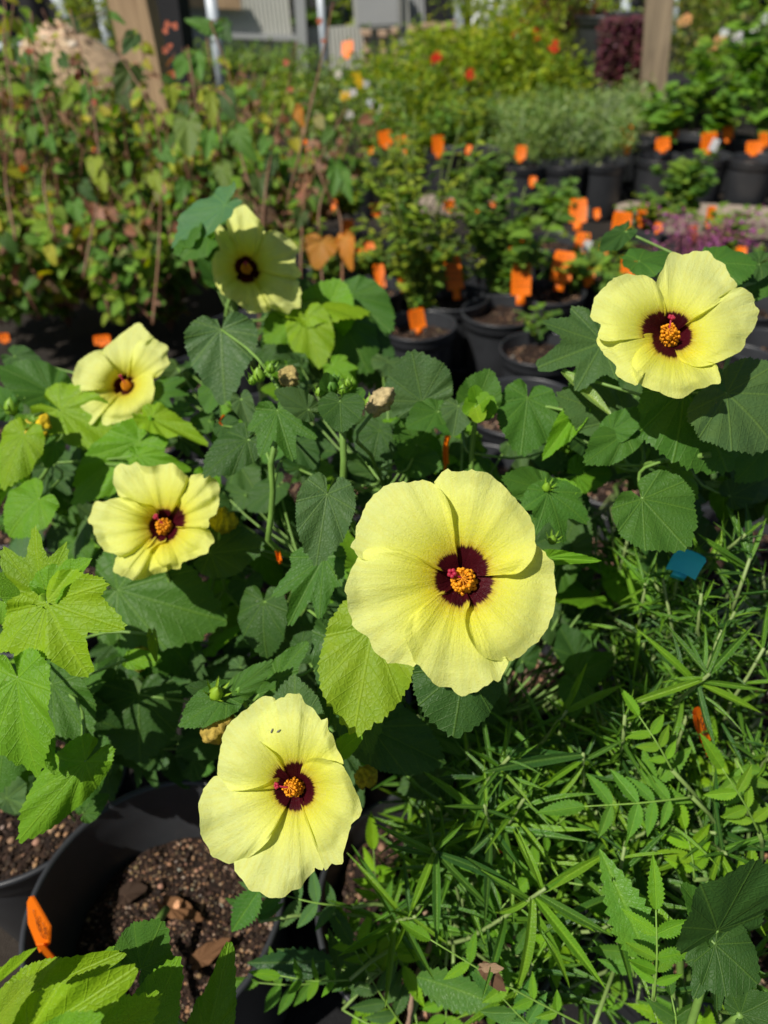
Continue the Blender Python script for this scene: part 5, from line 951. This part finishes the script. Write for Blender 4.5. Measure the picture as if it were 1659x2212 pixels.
# --- right plant
hr = hibiscus('right-hand hibiscus plant with a yellow flower held high', (1440, 1160), [dict(p=[(1470, 980, .56), (1446, 900, .53), (1444, 860, .52), (1446, 770, .510)], r=.0026), dict(p=[(1390, 1004, .55), (1460, 992, .53), (1536, 982, .51)], r=.0028, hair=1), dict(p=[(1500, 950, .6), (1580, 750, .6), (1600, 620, .60)], r=.0026), dict(p=[(1250, 1130, .64), (1190, 1065, .58), (1175, 1050, .56)], r=.0025)], [
 ('lo', (1302, 740), (1150, 795), 195, .56, GG, dict(v=2, rx=-.1, ry=.25)), ('ov', (1350, 905), (1195, 850), 130, .58, GG, dict(v=4, rx=0, ry=.3)), ('li', (1215, 800), (1332, 895), 24, .555, (.20, .32, .08), dict(v=0, rx=.1, ry=.6)), ('ov', (1322, 932), (1400, 878), 68, .54, MG), ('ov', (1352, 935), (1258, 1004), 88, .54, MG, dict(rx=-.1, ry=.2)), ('ov', (1478, 838), (1600, 1015), 205, .52, MG, dict(v=1, rx=.2, ry=.3)), ('ov', (1570, 850), (1700, 960), 210, .50, GG, dict(v=0, rx=.3, ry=.2)),
 ('ov', (1450, 1015), (1512, 1075), 68, .57, BG), ('ov', (1388, 1078), (1490, 1190), 175, .50, MG, dict(v=4, rx=.1, ry=.25)), ('lo', (1185, 1062), (1232, 1180), 135, .54, MG, dict(v=1)), ('ov', (1178, 1058), (1080, 1030), 82, .56, MG), ('so', (1190, 1062), (1256, 1045), 52, .55, BG), ('ov', (1640, 570), (1560, 605), 70, .62, DG), ('ov', (1540, 570), (1640, 560), 90, .60, MG, dict(ry=.8)), ('ov', (1380, 565), (1530, 545), 60, .60, MG, dict(rx=0, ry=1.2)), ('ov', (1350, 500), (1295, 545), 50, .66, DG), ('el', (1660, 600), (1600, 660), 70, .63, MG), ('so', (1590, 690), (1550, 660), 40, .62, BG), ('ov', (1260, 950), (1180, 880), 80, .64, DG), ('ov', (1300, 900), (1250, 780), 120, .64, MG), ('ov', (1660, 960), (1600, 1040), 110, .56, MG)],
 fill=[(1180, 820, 1420, 1020, .66, .8, 26, 60, 100), (1380, 850, 1659, 1120, .64, .8, 34, 60, 110), (1080, 980, 1659, 1240, .70, .84, 34, 60, 110)])
add_flower('right', hr, .47, (.02, .32, 1), .024, (800, 895), (790, 790), (812, 675), 730, 'yellow flower high at the right, orange anthers pointing up', .7); bud(hr, 1596, 668, .60, 46, (.1, .8, .4), 9, (.16, .32, .03)); bud(hr, 1180, 1055, .54, 30, (0, .6, .7), 8, (.18, .34, .02)); bud(hr, 1193, 1168, .53, 30, (0, .6, .7), 8, (.16, .30, .02))
# --- second left plant
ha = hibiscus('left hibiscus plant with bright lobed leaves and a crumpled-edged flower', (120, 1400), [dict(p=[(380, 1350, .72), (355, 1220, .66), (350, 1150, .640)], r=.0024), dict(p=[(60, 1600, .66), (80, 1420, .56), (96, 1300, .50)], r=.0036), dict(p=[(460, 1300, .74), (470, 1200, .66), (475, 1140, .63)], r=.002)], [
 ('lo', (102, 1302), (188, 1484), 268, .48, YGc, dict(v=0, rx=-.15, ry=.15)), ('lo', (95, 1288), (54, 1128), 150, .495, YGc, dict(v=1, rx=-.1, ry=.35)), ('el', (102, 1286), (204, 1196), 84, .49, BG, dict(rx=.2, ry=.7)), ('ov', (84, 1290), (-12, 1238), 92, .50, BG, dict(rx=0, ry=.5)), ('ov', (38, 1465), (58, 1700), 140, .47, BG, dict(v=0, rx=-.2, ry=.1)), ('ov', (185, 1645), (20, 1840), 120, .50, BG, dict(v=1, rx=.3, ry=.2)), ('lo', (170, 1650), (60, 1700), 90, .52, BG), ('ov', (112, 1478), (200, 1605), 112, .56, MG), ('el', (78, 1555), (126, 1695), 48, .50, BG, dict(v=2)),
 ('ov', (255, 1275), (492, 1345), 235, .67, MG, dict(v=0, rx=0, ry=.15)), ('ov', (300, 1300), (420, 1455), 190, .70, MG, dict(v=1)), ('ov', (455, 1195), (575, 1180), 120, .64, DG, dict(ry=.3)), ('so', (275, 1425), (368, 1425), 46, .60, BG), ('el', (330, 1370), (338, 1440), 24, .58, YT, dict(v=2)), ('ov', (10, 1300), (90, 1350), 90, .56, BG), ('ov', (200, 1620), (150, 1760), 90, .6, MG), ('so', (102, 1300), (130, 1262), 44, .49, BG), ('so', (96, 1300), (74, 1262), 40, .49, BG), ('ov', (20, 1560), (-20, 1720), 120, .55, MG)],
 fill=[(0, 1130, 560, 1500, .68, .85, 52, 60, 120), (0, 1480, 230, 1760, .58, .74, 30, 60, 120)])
add_flower('left2', ha, .60, (-.22, .22, 1), .026, (845, 800), (828, 752), (748, 668), 720, 'ruffled yellow flower, the middle one of the left side', 2.6); bud(ha, 98, 1296, .485, 40, (0, .5, .8), 8, (.2, .36, .02)); withered(ha, 455, 1122, 515, 1128, .62, (.40, .34, .02), .8); withered(ha, 305, 1398, 300, 1452, .64, (.3, .3, .03), .6)
# --- left-back plant
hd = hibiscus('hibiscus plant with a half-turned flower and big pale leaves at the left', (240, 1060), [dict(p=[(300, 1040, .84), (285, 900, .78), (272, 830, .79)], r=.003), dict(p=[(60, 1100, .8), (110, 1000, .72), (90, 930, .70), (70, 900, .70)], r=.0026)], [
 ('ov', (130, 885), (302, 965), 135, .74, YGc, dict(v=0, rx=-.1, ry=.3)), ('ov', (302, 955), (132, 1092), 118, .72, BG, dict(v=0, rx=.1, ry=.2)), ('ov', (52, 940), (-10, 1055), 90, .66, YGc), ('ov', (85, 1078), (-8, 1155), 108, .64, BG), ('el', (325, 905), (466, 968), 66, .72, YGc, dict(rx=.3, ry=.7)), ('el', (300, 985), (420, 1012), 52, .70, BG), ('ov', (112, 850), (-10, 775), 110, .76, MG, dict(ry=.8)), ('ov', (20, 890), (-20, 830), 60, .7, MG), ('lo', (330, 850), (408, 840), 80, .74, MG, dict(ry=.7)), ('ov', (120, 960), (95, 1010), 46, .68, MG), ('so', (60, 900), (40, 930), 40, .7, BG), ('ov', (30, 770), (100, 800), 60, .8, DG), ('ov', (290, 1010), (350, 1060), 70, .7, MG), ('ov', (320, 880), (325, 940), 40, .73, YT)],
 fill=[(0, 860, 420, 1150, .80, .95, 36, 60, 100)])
add_flower('left1', hd, .74, (-.12, .36, 1), .034, (940, 1060), (905, 1015), (832, 895), 620, 'cupped yellow flower at the upper left, seen half from the side', .8); bud(hd, 25, 885, .70, 46, (.1, .8, .4), 9, (.18, .34, .02)); withered(hd, 70, 950, 52, 905, .70, (.65, .50, .06), .6); withered(hd, 85, 945, 100, 893, .70, (.72, .50, .02), .5)
# --- back plant
he = hibiscus('farthest hibiscus plant, its flower half in leaf shade', (560, 800), [dict(p=[(500, 720, .92), (492, 660, .88), (520, 600, .87), (535, 582, .855)], r=.003), dict(p=[(700, 820, .92), (720, 740, .86), (700, 680, .82)], r=.003), dict(p=[(500, 640, .9), (470, 520, .84), (455, 440, .80)], r=.003)], [
 ('ov', (460, 470), (520, 430), 60, .84, MG), ('ov', (455, 500), (385, 560), 86, .84, MG), ('ov', (700, 695), (738, 596), 130, .86, BG, dict(rx=0, ry=.3)), ('ov', (660, 690), (695, 800), 104, .82, YGc, dict(rx=-.1, ry=.3)), ('ov', (640, 680), (568, 742), 80, .83, BG), ('ov', (735, 690), (805, 800), 140, .86, MG, dict(v=1)), ('ov', (640, 660), (800, 650), 60, .84, YGc, dict(rx=0, ry=1.3)), ('ov', (760, 640), (850, 720), 110, .90, MG), ('lo', (720, 790), (770, 830), 70, .8, BG), ('ov', (440, 500), (450, 560), 60, .86, MG), ('so', (470, 500), (440, 470), 50, .83, BG), ('ov', (780, 740), (850, 790), 90, .88, DG), ('ov', (600, 745), (640, 800), 90, .84, DG), ('ov', (560, 560), (590, 520), 60, .92, DG)],
 fill=[(560, 640, 840, 840, .92, 1.05, 26, 50, 100), (420, 480, 520, 620, .95, 1.05, 6, 50, 80)])
add_flower('back', he, .80, (.24, .12, 1), .036, (700, 1120), (682, 1080), (675, 1010), 700, 'farthest yellow flower, upper half shaded, rim lit', 2.4)
# shading leaf of the same plant above the back flower, lit-edge visible at the top
Lc = P(520, 572, .80) - SUN * .066; Xs = SUN.cross(Vector((0, 1, 0))).normalized(); Xs = Xs if Xs.x < 0 else -Xs
put_leaf('ov', Lc - Xs * .034, Lc + Xs * .044, None, -SUN, (.07, .19, .09), he, qh, variant=4, wm=.072)
Ls = P(505, 610, .80) - SUN * .07; put_leaf('ov', Ls + Vector((0, -.025, 0)), Ls + Vector((.01, .02, .012)), None, -SUN, MG, he, qh, variant=4, wm=.03)

# --- bottom-left corner plant
hf = hibiscus('hibiscus shoot with yellow-green leaves in the bottom left corner', (150, 2100), [dict(p=[(180, 2360, .55), (120, 2260, .46), (60, 2150, .40)], r=.0034), dict(p=[(330, 2340, .55), (330, 2230, .46), (325, 2120, .43)], r=.003)], [
 ('el', (55, 2150), (262, 2060), 112, .385, YGc, dict(v=0, rx=-.25, ry=.3)), ('ov', (305, 2092), (352, 1984), 142, .43, MG, dict(v=4, rx=0, ry=.3)), ('ov', (325, 2225), (370, 2080), 128, .41, BG, dict(v=0)), ('el', (60, 2240), (292, 2105), 155, .35, YGc, dict(v=1, rx=-.1, ry=.2)), ('el', (-30, 2150), (82, 2036), 46, .36, YGc, dict(v=2, rx=0, ry=.9)), ('ov', (-30, 2230), (52, 2118), 92, .35, YT, dict(rx=-.2, ry=.3)), ('el', (445, 2245), (502, 2046), 105, .42, BG, dict(v=1, rx=.25, ry=.15)), ('ov', (200, 2260), (330, 2170), 120, .37, YGc), ('ov', (230, 2080), (250, 2130), 60, .43, BG), ('ov', (250, 2060), (225, 2110), 56, .45, BG), ('ov', (100, 2290), (200, 2200), 130, .33, BG)])
# --- lower right corner shaded big leaves
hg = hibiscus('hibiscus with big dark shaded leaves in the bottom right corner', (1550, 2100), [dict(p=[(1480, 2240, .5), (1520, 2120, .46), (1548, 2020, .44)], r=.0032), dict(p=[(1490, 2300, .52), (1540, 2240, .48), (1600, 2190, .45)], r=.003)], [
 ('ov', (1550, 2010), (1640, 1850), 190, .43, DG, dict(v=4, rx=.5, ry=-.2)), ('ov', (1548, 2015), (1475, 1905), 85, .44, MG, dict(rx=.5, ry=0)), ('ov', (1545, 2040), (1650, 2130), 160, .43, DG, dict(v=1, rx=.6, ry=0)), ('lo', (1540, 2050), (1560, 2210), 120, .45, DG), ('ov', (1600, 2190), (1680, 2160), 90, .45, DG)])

# small things in and on the big pot
def flat_leaf(px0, px1, z, wd, col, label, kind='so', parent=None, N=(0, 0, 1)):
    a, b = onz(*px0, z), onz(*px1, z + .004); o = put_leaf(kind, a, b, wd, Vector(N), col, None, qh, name='dry_leaf'); me = o.data.copy(); me.materials.clear(); me.materials.append(M_DEAD); o.data = me; tag(o, label, 'leaf', 'dry fallen leaves'); return o
SZ = .012 + (NZ - .012) * .64 + .014
flat_leaf((365, 1958), (440, 1990), SZ, 40, (.20, .10, .045), 'curled tan fallen leaf on the soil of the big pot', 'ov', N=(.2, .2, 1)); flat_leaf((430, 2075), (500, 2025), SZ, 36, (.17, .085, .04), 'brown fallen leaf nearest the rim inside the big pot', 'ov', N=(-.3, .1, 1)); flat_leaf((380, 1962), (383, 1940), SZ + .008, 13, (.85, .45, .24), 'tiny orange-tan leaf scrap on the big pot soil', 'so'); flat_leaf((270, 1935), (320, 1915), SZ - .002, 40, (.05, .03, .02), 'dark fallen leaf on the big pot soil', 'ov')
def near_tag(c, w, h, M3, label, mat=None, scr=True):
    M = Matrix.Translation(c) @ M3 @ Matrix.Diagonal((w / .040, 1, h / .052, 1)); o = inst('plant_tag', TM if mat is None else mat, M); tag(o, label, 'tag', 'orange plant tags')
    if scr: inst('handwriting', TS, M, o)
    return o
# the tag stuck inside the big pot's rim: a tall pointed slab
m = MB(); dT = depth_of(onz(80, 2040, NZ + .01)); pts = [(63, 1938), (58, 1950), (60, 1995), (85, 2058), (104, 2040), (106, 2002), (76, 1949), (68, 1936)]; fr = [P(x, y, dT - .02 + .00012 * (y - 1938)) for x, y in pts]; bk = [p + VB * -.0012 + VR * .0016 for p in fr]
m.add(fr + bk, [tuple(range(7, -1, -1)), tuple(range(8, 16))] + [(i, (i + 1) % 8, 8 + (i + 1) % 8, 8 + i) for i in range(8)]); st = MB(); 
b0 = (fr[3] + fr[4]) / 2; m.box(b0 - Vector((0, 0, .035)), (.007, .0014, .09)); tg = m.obj('plant_tag', M_TAG, origin=fr[0], smooth=False); tag(tg, 'tall pointed orange tag with black handwriting stuck in the big pot rim', 'tag', 'orange plant tags')
m = MB()
for (xa, ya, xb, yb) in ((72, 1965, 84, 2012), (78, 1985, 92, 2028), (84, 1980, 85, 2000), (86, 2004, 97, 2030), (92, 1992, 101, 2030), (94, 2005, 100, 2018), (98, 2002, 103, 2022)):
    a = P(xa, ya, dT - .0215 + .00012 * (ya - 1938)); b = P(xb, yb, dT - .0215 + .00012 * (yb - 1938)); mm_ = [a.lerp(b, t) + VR * (.0004 * math.sin(t * 20)) for t in (0, .2, .4, .6, .8, 1)]; m.tube(mm_, .00022, 4)
m.obj('handwriting', M_INK, tg)
near_tag(P(151, 868, .95), .016, .055, Matrix.Rotation(-.35, 4, 'Y') @ Matrix.Rotation(.9, 4, 'Z'), 'reddish orange tag leaning beside the left-hand flower')
near_tag(P(966, 1005, .66), .006, .030, Matrix.Rotation(.12, 4, 'Y') @ Matrix.Rotation(1.1, 4, 'Z'), 'narrow orange tag seen edge-on just above the main flower', scr=False)
near_tag(P(1530, 1610, .60), .012, .050, Matrix.Rotation(-.35, 4, 'Y') @ Matrix.Rotation(.9, 4, 'Z'), 'orange tag half hidden by narrow leaves at the right')
near_tag(P(604, 1212, .62), .004, .012, Matrix.Rotation(.3, 4, 'Z'), 'tiny orange tag tip at the foot of the left bud stem', scr=False)
near_tag(P(478, 920, .70), .006, .010, Matrix.Rotation(.5, 4, 'Y'), 'small orange tag tip right of the left-hand flower', scr=False)
bm_ = TM.copy(); bm_.name = 'blue_tag'; bm_.materials.clear(); bm_.materials.append(M_BLUE)
o = near_tag(P(1470, 1240, .56), .024, .020, Matrix.Rotation(.3, 4, 'Y') @ Matrix.Rotation(-.3, 4, 'Z'), 'bright blue tag under the round leaf at the right', bm_, False); o['group'] = 'blue tags'
m = MB(); m.blob(P(1090, 1832, .62), .0045, None, 2, .2, (1.6, 1, .8)); tag(m.obj('red_scrap', M_RED), 'small red plastic scrap among the narrow leaves', 'scrap')
m = MB(); pts = [P(915, 1962, .66), P(926, 1990, .65), P(930, 2035, .64), P(914, 2080, .63), P(896, 2120, .62), P(882, 2215, .62)]; m.tube(spline(pts, 24), [.0022 + .0006 * math.sin(k * 1.7) for k in range(24)], 7); tag(m.obj('dry_twig', M_DEAD, color=(.33, .22, .15)), 'thin bent brown twig at the bottom centre', 'twig')
for a, b, wd, col, lab in (((1050, 2095), (1092, 2145), 34, (.12, .065, .035), 'crumpled brown dead leaf at the bottom centre'), ((1045, 2090), (1090, 2092), 20, (.30, .20, .12), 'small torn dead leaf above the crumpled one')):
    A_, B_ = P(*a, .50), P(*b, .49); o = put_leaf('ov', A_, B_, wd, UPN, col, None, qh, name='dry_leaf'); me = o.data.copy(); me.materials.clear(); me.materials.append(M_DEAD); o.data = me; tag(o, lab, 'leaf', 'dry fallen leaves')

# ================================================================ NARROW-LEAVED AND COMPOUND-LEAVED PLANTS, RIGHT
LG = [(.06, .165, .022), (.09, .23, .022), (.04, .12, .026), (.13, .29, .02)]
ql = random.Random(123)
def shoot(root, mb, hub, depth, tips=None, n=16, L=.055, lean=None, base=None, deep=0.0, upr=.95):
    H = P(*hub, depth); ax = Vector((ql.gauss(0, .22), ql.gauss(-.15, .22), 1)).normalized() if lean is None else Vector(lean).normalized(); b = base
    stl = .075; pts = spline([b, b.lerp(H - ax * stl, .6) + Vector((ql.uniform(-.02, .02), ql.uniform(-.02, .02), 0)), H - ax * stl, H - ax * stl * .4, H], 16); mb.tube(pts, [.0020 - .0007 * k / 15 for k in range(16)], 6)
    def leaf(o, d, l, N=None):
        t = o + d * l; put_leaf('li', o, t, None, N or (ax + Vector((ql.gauss(0, .25), ql.gauss(0, .25), .2))), jitc(ql.choice(LG), .15, ql), root, ql, wm=l * ql.uniform(.072, .095))
    X = ax.orthogonal().normalized(); Y = ax.cross(X)
    if tips:
        for k, tp in enumerate(tips):
            o = H - ax * (.002 + .0022 * k); t = P(tp[0], tp[1], depth + (tp[2] if len(tp) > 2 else ql.uniform(-.012, .025))); d = (t - o); l = d.length
            put_leaf('li', o, t, None, (UPN + ax * .4 + Vector((ql.gauss(0, .15), ql.gauss(0, .15), 0))), jitc(ql.choice(LG), .12, ql), root, ql, wm=l * ql.uniform(.085, .11))
    for k in range(n):
        f = k / max(1, n - 1); o = H - ax * stl * f * 1.1 if not tips else H - ax * (.02 + stl * f); a = k * 2.4 + ql.uniform(-.3, .3); e = X * math.cos(a) + Y * math.sin(a); up = (upr - f * .9) + ql.uniform(-.15, .15)
        leaf(o, (e + ax * up).normalized(), L * (.45 + .6 * min(1, f * 2.2)) * ql.uniform(.8, 1.15))
HERO = [((1178, 1919), .50, [(1107, 1789), (1150, 1832), (1262, 1856), (1325, 1836), (1328, 2029), (1290, 2012), (1315, 2136), (1150, 2190), (1055, 2008), (1090, 1910), (1000, 1842), (1268, 2145)]), ((935, 1832), .52, [(917, 1741), (965, 1789), (1005, 1780), (884, 1973), (946, 2050), (1105, 1905), (1068, 1979), (830, 1835), (842, 1800), (985, 1770)]),
        ((1532, 1456), .52, [(1438, 1346), (1485, 1371), (1575, 1346), (1424, 1466), (1334, 1530), (1634, 1350), (1659, 1490), (1545, 1376), (1660, 1540), (1535, 1620), (1440, 1400)]), ((1224, 1536), .56, [(1352, 1472), (1184, 1506), (1132, 1578), (1240, 1484), (1180, 1600), (1300, 1590), (1275, 1430)]),
        ((1394, 1261), .60, [(1352, 1200), (1420, 1190), (1340, 1300), (1460, 1290), (1380, 1190)]), ((1502, 1301), .60, [(1480, 1215), (1560, 1270), (1430, 1330), (1600, 1250), (1500, 1400)]), ((1620, 1206), .56, [(1580, 1080), (1625, 1075), (1655, 1120), (1560, 1180), (1510, 1155), (1659, 1210), (1540, 1240), (1650, 1300)]),
        ((1260, 1628), .54, [(1034, 1656), (1100, 1640), (1300, 1660), (1040, 1620), (1160, 1700), (1352, 1600), (1235, 1560), (1290, 1575), (1200, 1760)]), ((1650, 1400), .56, [(1600, 1330), (1660, 1300), (1590, 1420), (1659, 1480)]), ((1150, 1700), .58, [(1010, 1720), (1250, 1680), (1060, 1640), (1180, 1800), (1080, 1790)]), ((1010, 1640), .60, [(930, 1700), (1000, 1560), (1080, 1600), (960, 1580)])]
PL = [('narrow-leaved plant with a star-shaped whorl at the bottom centre', (1080, 1850)), ('narrow-leaved plant right of the main flower', (1250, 1560)), ('upright narrow-leaved plant at the right edge', (1560, 1420)), ('narrow-leaved plant in the shade beside the main flower', (1330, 1330)), ('narrow-leaved plant under the two front flowers', (880, 1800)), ('narrow-leaved plant below the shaded big leaves', (1500, 1750)), ('shaded narrow-leaved plant under the round leaf at the right', (1400, 1150)), ('shaded narrow-leaved plant just right of the main flower eye', (1180, 1350)), ('narrow-leaved plant beside the bright compound leaves', (1300, 2000)), ('narrow-leaved plant left of the star-shaped whorl', (900, 2000)), ('narrow-leaved plant at the far right below the blue tag', (1600, 1300)), ('bushy narrow-leaved plant in the middle of the right side', (1420, 1560))]
roots = []
for lab, pp in PL:
    t = nearest_pot(*pp); b = Vector((t[0] + ql.uniform(-.04, .04), t[1] + ql.uniform(-.04, .04), .22)); roots.append([empty('narrow_leaved_plant', b, lab, 'plant', 'narrow-leaved plants at the right'), MB(), b, pp])
cnt = {id(r[0]): 0 for r in roots}
def pick(hub): return min(roots, key=lambda r: (r[3][0] - hub[0]) ** 2 + (r[3][1] - hub[1]) ** 2 + (1e9 if cnt[id(r[0])] > 276 else 0))
for hub, d, tips in HERO:
    r = pick(hub); cnt[id(r[0])] += len(tips) + 9; shoot(r[0], r[1], hub, d, tips, 9, .05, base=r[2])
for k in range(190):
    hub = (ql.uniform(840, 1680), ql.uniform(1120, 2120))
    if hub[0] < 1210 and hub[1] < 1530: hub = (ql.uniform(1210, 1650), ql.uniform(1230, 1760))
    if hub[1] > 1900 and ql.random() < .6: hub = (hub[0], ql.uniform(1500, 1800))
    d = (ql.uniform(.52, .60) if ql.random() < .3 else ql.uniform(.62, .80)) if not (hub[0] < 1330 and hub[1] < 1600) else ql.uniform(.62, .80)
    r = pick(hub); 
    if cnt[id(r[0])] > 276: continue
    fine = hub[1] < 1620 and hub[0] > 1300; nn_ = 26 if fine else (20 if hub[1] < 1700 else 17); cnt[id(r[0])] += nn_; shoot(r[0], r[1], hub, d, None, nn_, .036 if fine else (.046 if hub[1] < 1700 else .062), upr=1.5 if fine else .95, base=r[2])
for r in roots: r[1].obj('stem', M_STEM, r[0], origin=r[2], color=(.22, .30, .10))
# compound leaves
CPL = [('compound-leaved plant with saw-edged leaflets at the lower right', (1400, 2080)), ('compound-leaved plant right of the narrow leaves', (1420, 1720)), ('compound-leaved plant along the bottom edge', (1000, 2150))]
croots = []
for lab, pp in CPL:
    t = nearest_pot(*pp); b = Vector((t[0] + ql.uniform(-.05, .05), t[1] + ql.uniform(-.05, .05), .22)); croots.append([empty('compound_leaved_plant', b, lab, 'plant', 'compound-leaved plants at the lower right'), MB(), b, pp])
LC = [(.11, .28, .015), (.08, .22, .02), (.16, .35, .012), (.05, .14, .02)]
def compound(a, b, d0, d1, pairs, wl, col=None, spread=1.0):
    r = min(croots, key=lambda r: (r[3][0] - a[0]) ** 2 + (r[3][1] - a[1]) ** 2); A_, B_ = P(*a, d0), P(*b, d1); mid = (A_ + B_) / 2 + UPN * .006; pts = [Vector(p) for p in spline([A_, mid, B_], 14)]; m = MB(); m.tube(pts, [.0009 - .0004 * k / 13 for k in range(14)], 6)
    cm = m.obj('compound_leaf', M_STEM, r[0], origin=A_, color=(.18, .32, .05)); cc = col or ql.choice(LC); mpp = d0 / FPX; lm = wl * mpp
    for k in range(pairs + 1):
        t = .28 + .66 * k / pairs if k < pairs else 1.0; o = pts[min(13, int(t * 13))]; d = (B_ - A_).normalized(); N = (UPN + Vector((ql.gauss(0, .25), ql.gauss(0, .25), ql.gauss(0, .1)))).normalized(); S = d.cross(N).normalized()
        if k == pairs: put_leaf('la', o, o + (d + N * -.1).normalized() * lm * 1.15, None, N, jitc(cc, .12, ql), cm, ql, name='leaflet', wm=lm * .36)
        else:
            for s in (-1, 1):
                dr = (S * s * spread + d * ql.uniform(.35, .75) - N * ql.uniform(0, .35)).normalized(); l = lm * (.65 + .35 * t) * ql.uniform(.85, 1.1); put_leaf('la', o, o + dr * l, None, N + S * s * ql.uniform(-.1, .35), jitc(cc, .14, ql), cm, ql, name='leaflet', wm=l * ql.uniform(.32, .42))
    r[1].tube(spline([r[2], r[2].lerp(A_, .6) + Vector((0, 0, .03)), A_], 8), .0016, 5)
compound((1412, 2160), (1417, 1965), .47, .46, 4, 92, (.13, .32, .02)); compound((1452, 1664), (1380, 1546), .52, .52, 3, 62, (.14, .32, .02)); compound((1495, 1722), (1262, 1742), .53, .52, 4, 90, (.10, .26, .03)); compound((1400, 1712), (1420, 1690), .55, .55, 2, 95, (.12, .29, .03)); compound((1280, 2225), (930, 2030), .52, .51, 4, 70, (.13, .31, .02)); compound((1590, 1640), (1620, 1720), .56, .55, 3, 80, (.12, .28, .03)); compound((1500, 1900), (1480, 1790), .55, .55, 3, 80); compound((560, 1990), (560, 1940), .58, .58, 2, 95, (.07, .19, .04)); compound((760, 1960), (600, 1930), .60, .60, 3, 80, (.07, .17, .05)); compound((1370, 2110), (1345, 2020), .55, .54, 3, 95, (.09, .24, .03)); compound((1180, 2240), (1080, 2150), .53, .52, 3, 95, (.07, .2, .04)); compound((880, 2230), (760, 2040), .62, .61, 4, 100, (.05, .13, .03)); compound((1640, 1800), (1560, 1660), .52, .50, 3, 80, (.15, .32, .02)); compound((820, 2100), (700, 2080), .62, .62, 3, 95, (.05, .13, .03)); compound((1460, 2230), (1450, 2150), .5, .5, 2, 80); compound((1250, 2000), (1170, 2080), .57, .57, 3, 80); compound((1560, 1940), (1650, 1880), .56, .56, 3, 80)
put_leaf('la', P(1398, 2075, .48), P(1316, 1858, .485), 92, UPN, (.10, .26, .03), croots[0][0], ql); put_leaf('la', P(560, 1922, .56), P(491, 2022, .56), 58, UPN, (.06, .18, .03), croots[2][0], ql); put_leaf('la', P(720, 2075, .60), P(530, 2090, .6), 60, UPN, (.03, .09, .03), croots[2][0], ql); put_leaf('la', P(900, 2110, .58), P(1100, 2170, .57), 70, UPN, (.08, .2, .04), croots[2][0], ql)
for k in range(46):
    x, y = ql.uniform(680, 1659), ql.uniform(1720, 2260)
    if x < 1000 and y < 1950: y = ql.uniform(1950, 2230)
    a = ql.uniform(0, 6.28); l = ql.uniform(90, 160); d = ql.uniform(.58, .74); compound((x, y), (x + l * math.cos(a), y + l * math.sin(a)), d, d - .01, ql.choice([3, 4]), ql.uniform(55, 85))
for r in croots: r[1].obj('stem', M_STEM, r[0], origin=r[2], color=(.2, .3, .08))
print('OBJECTS', len(bpy.data.objects))
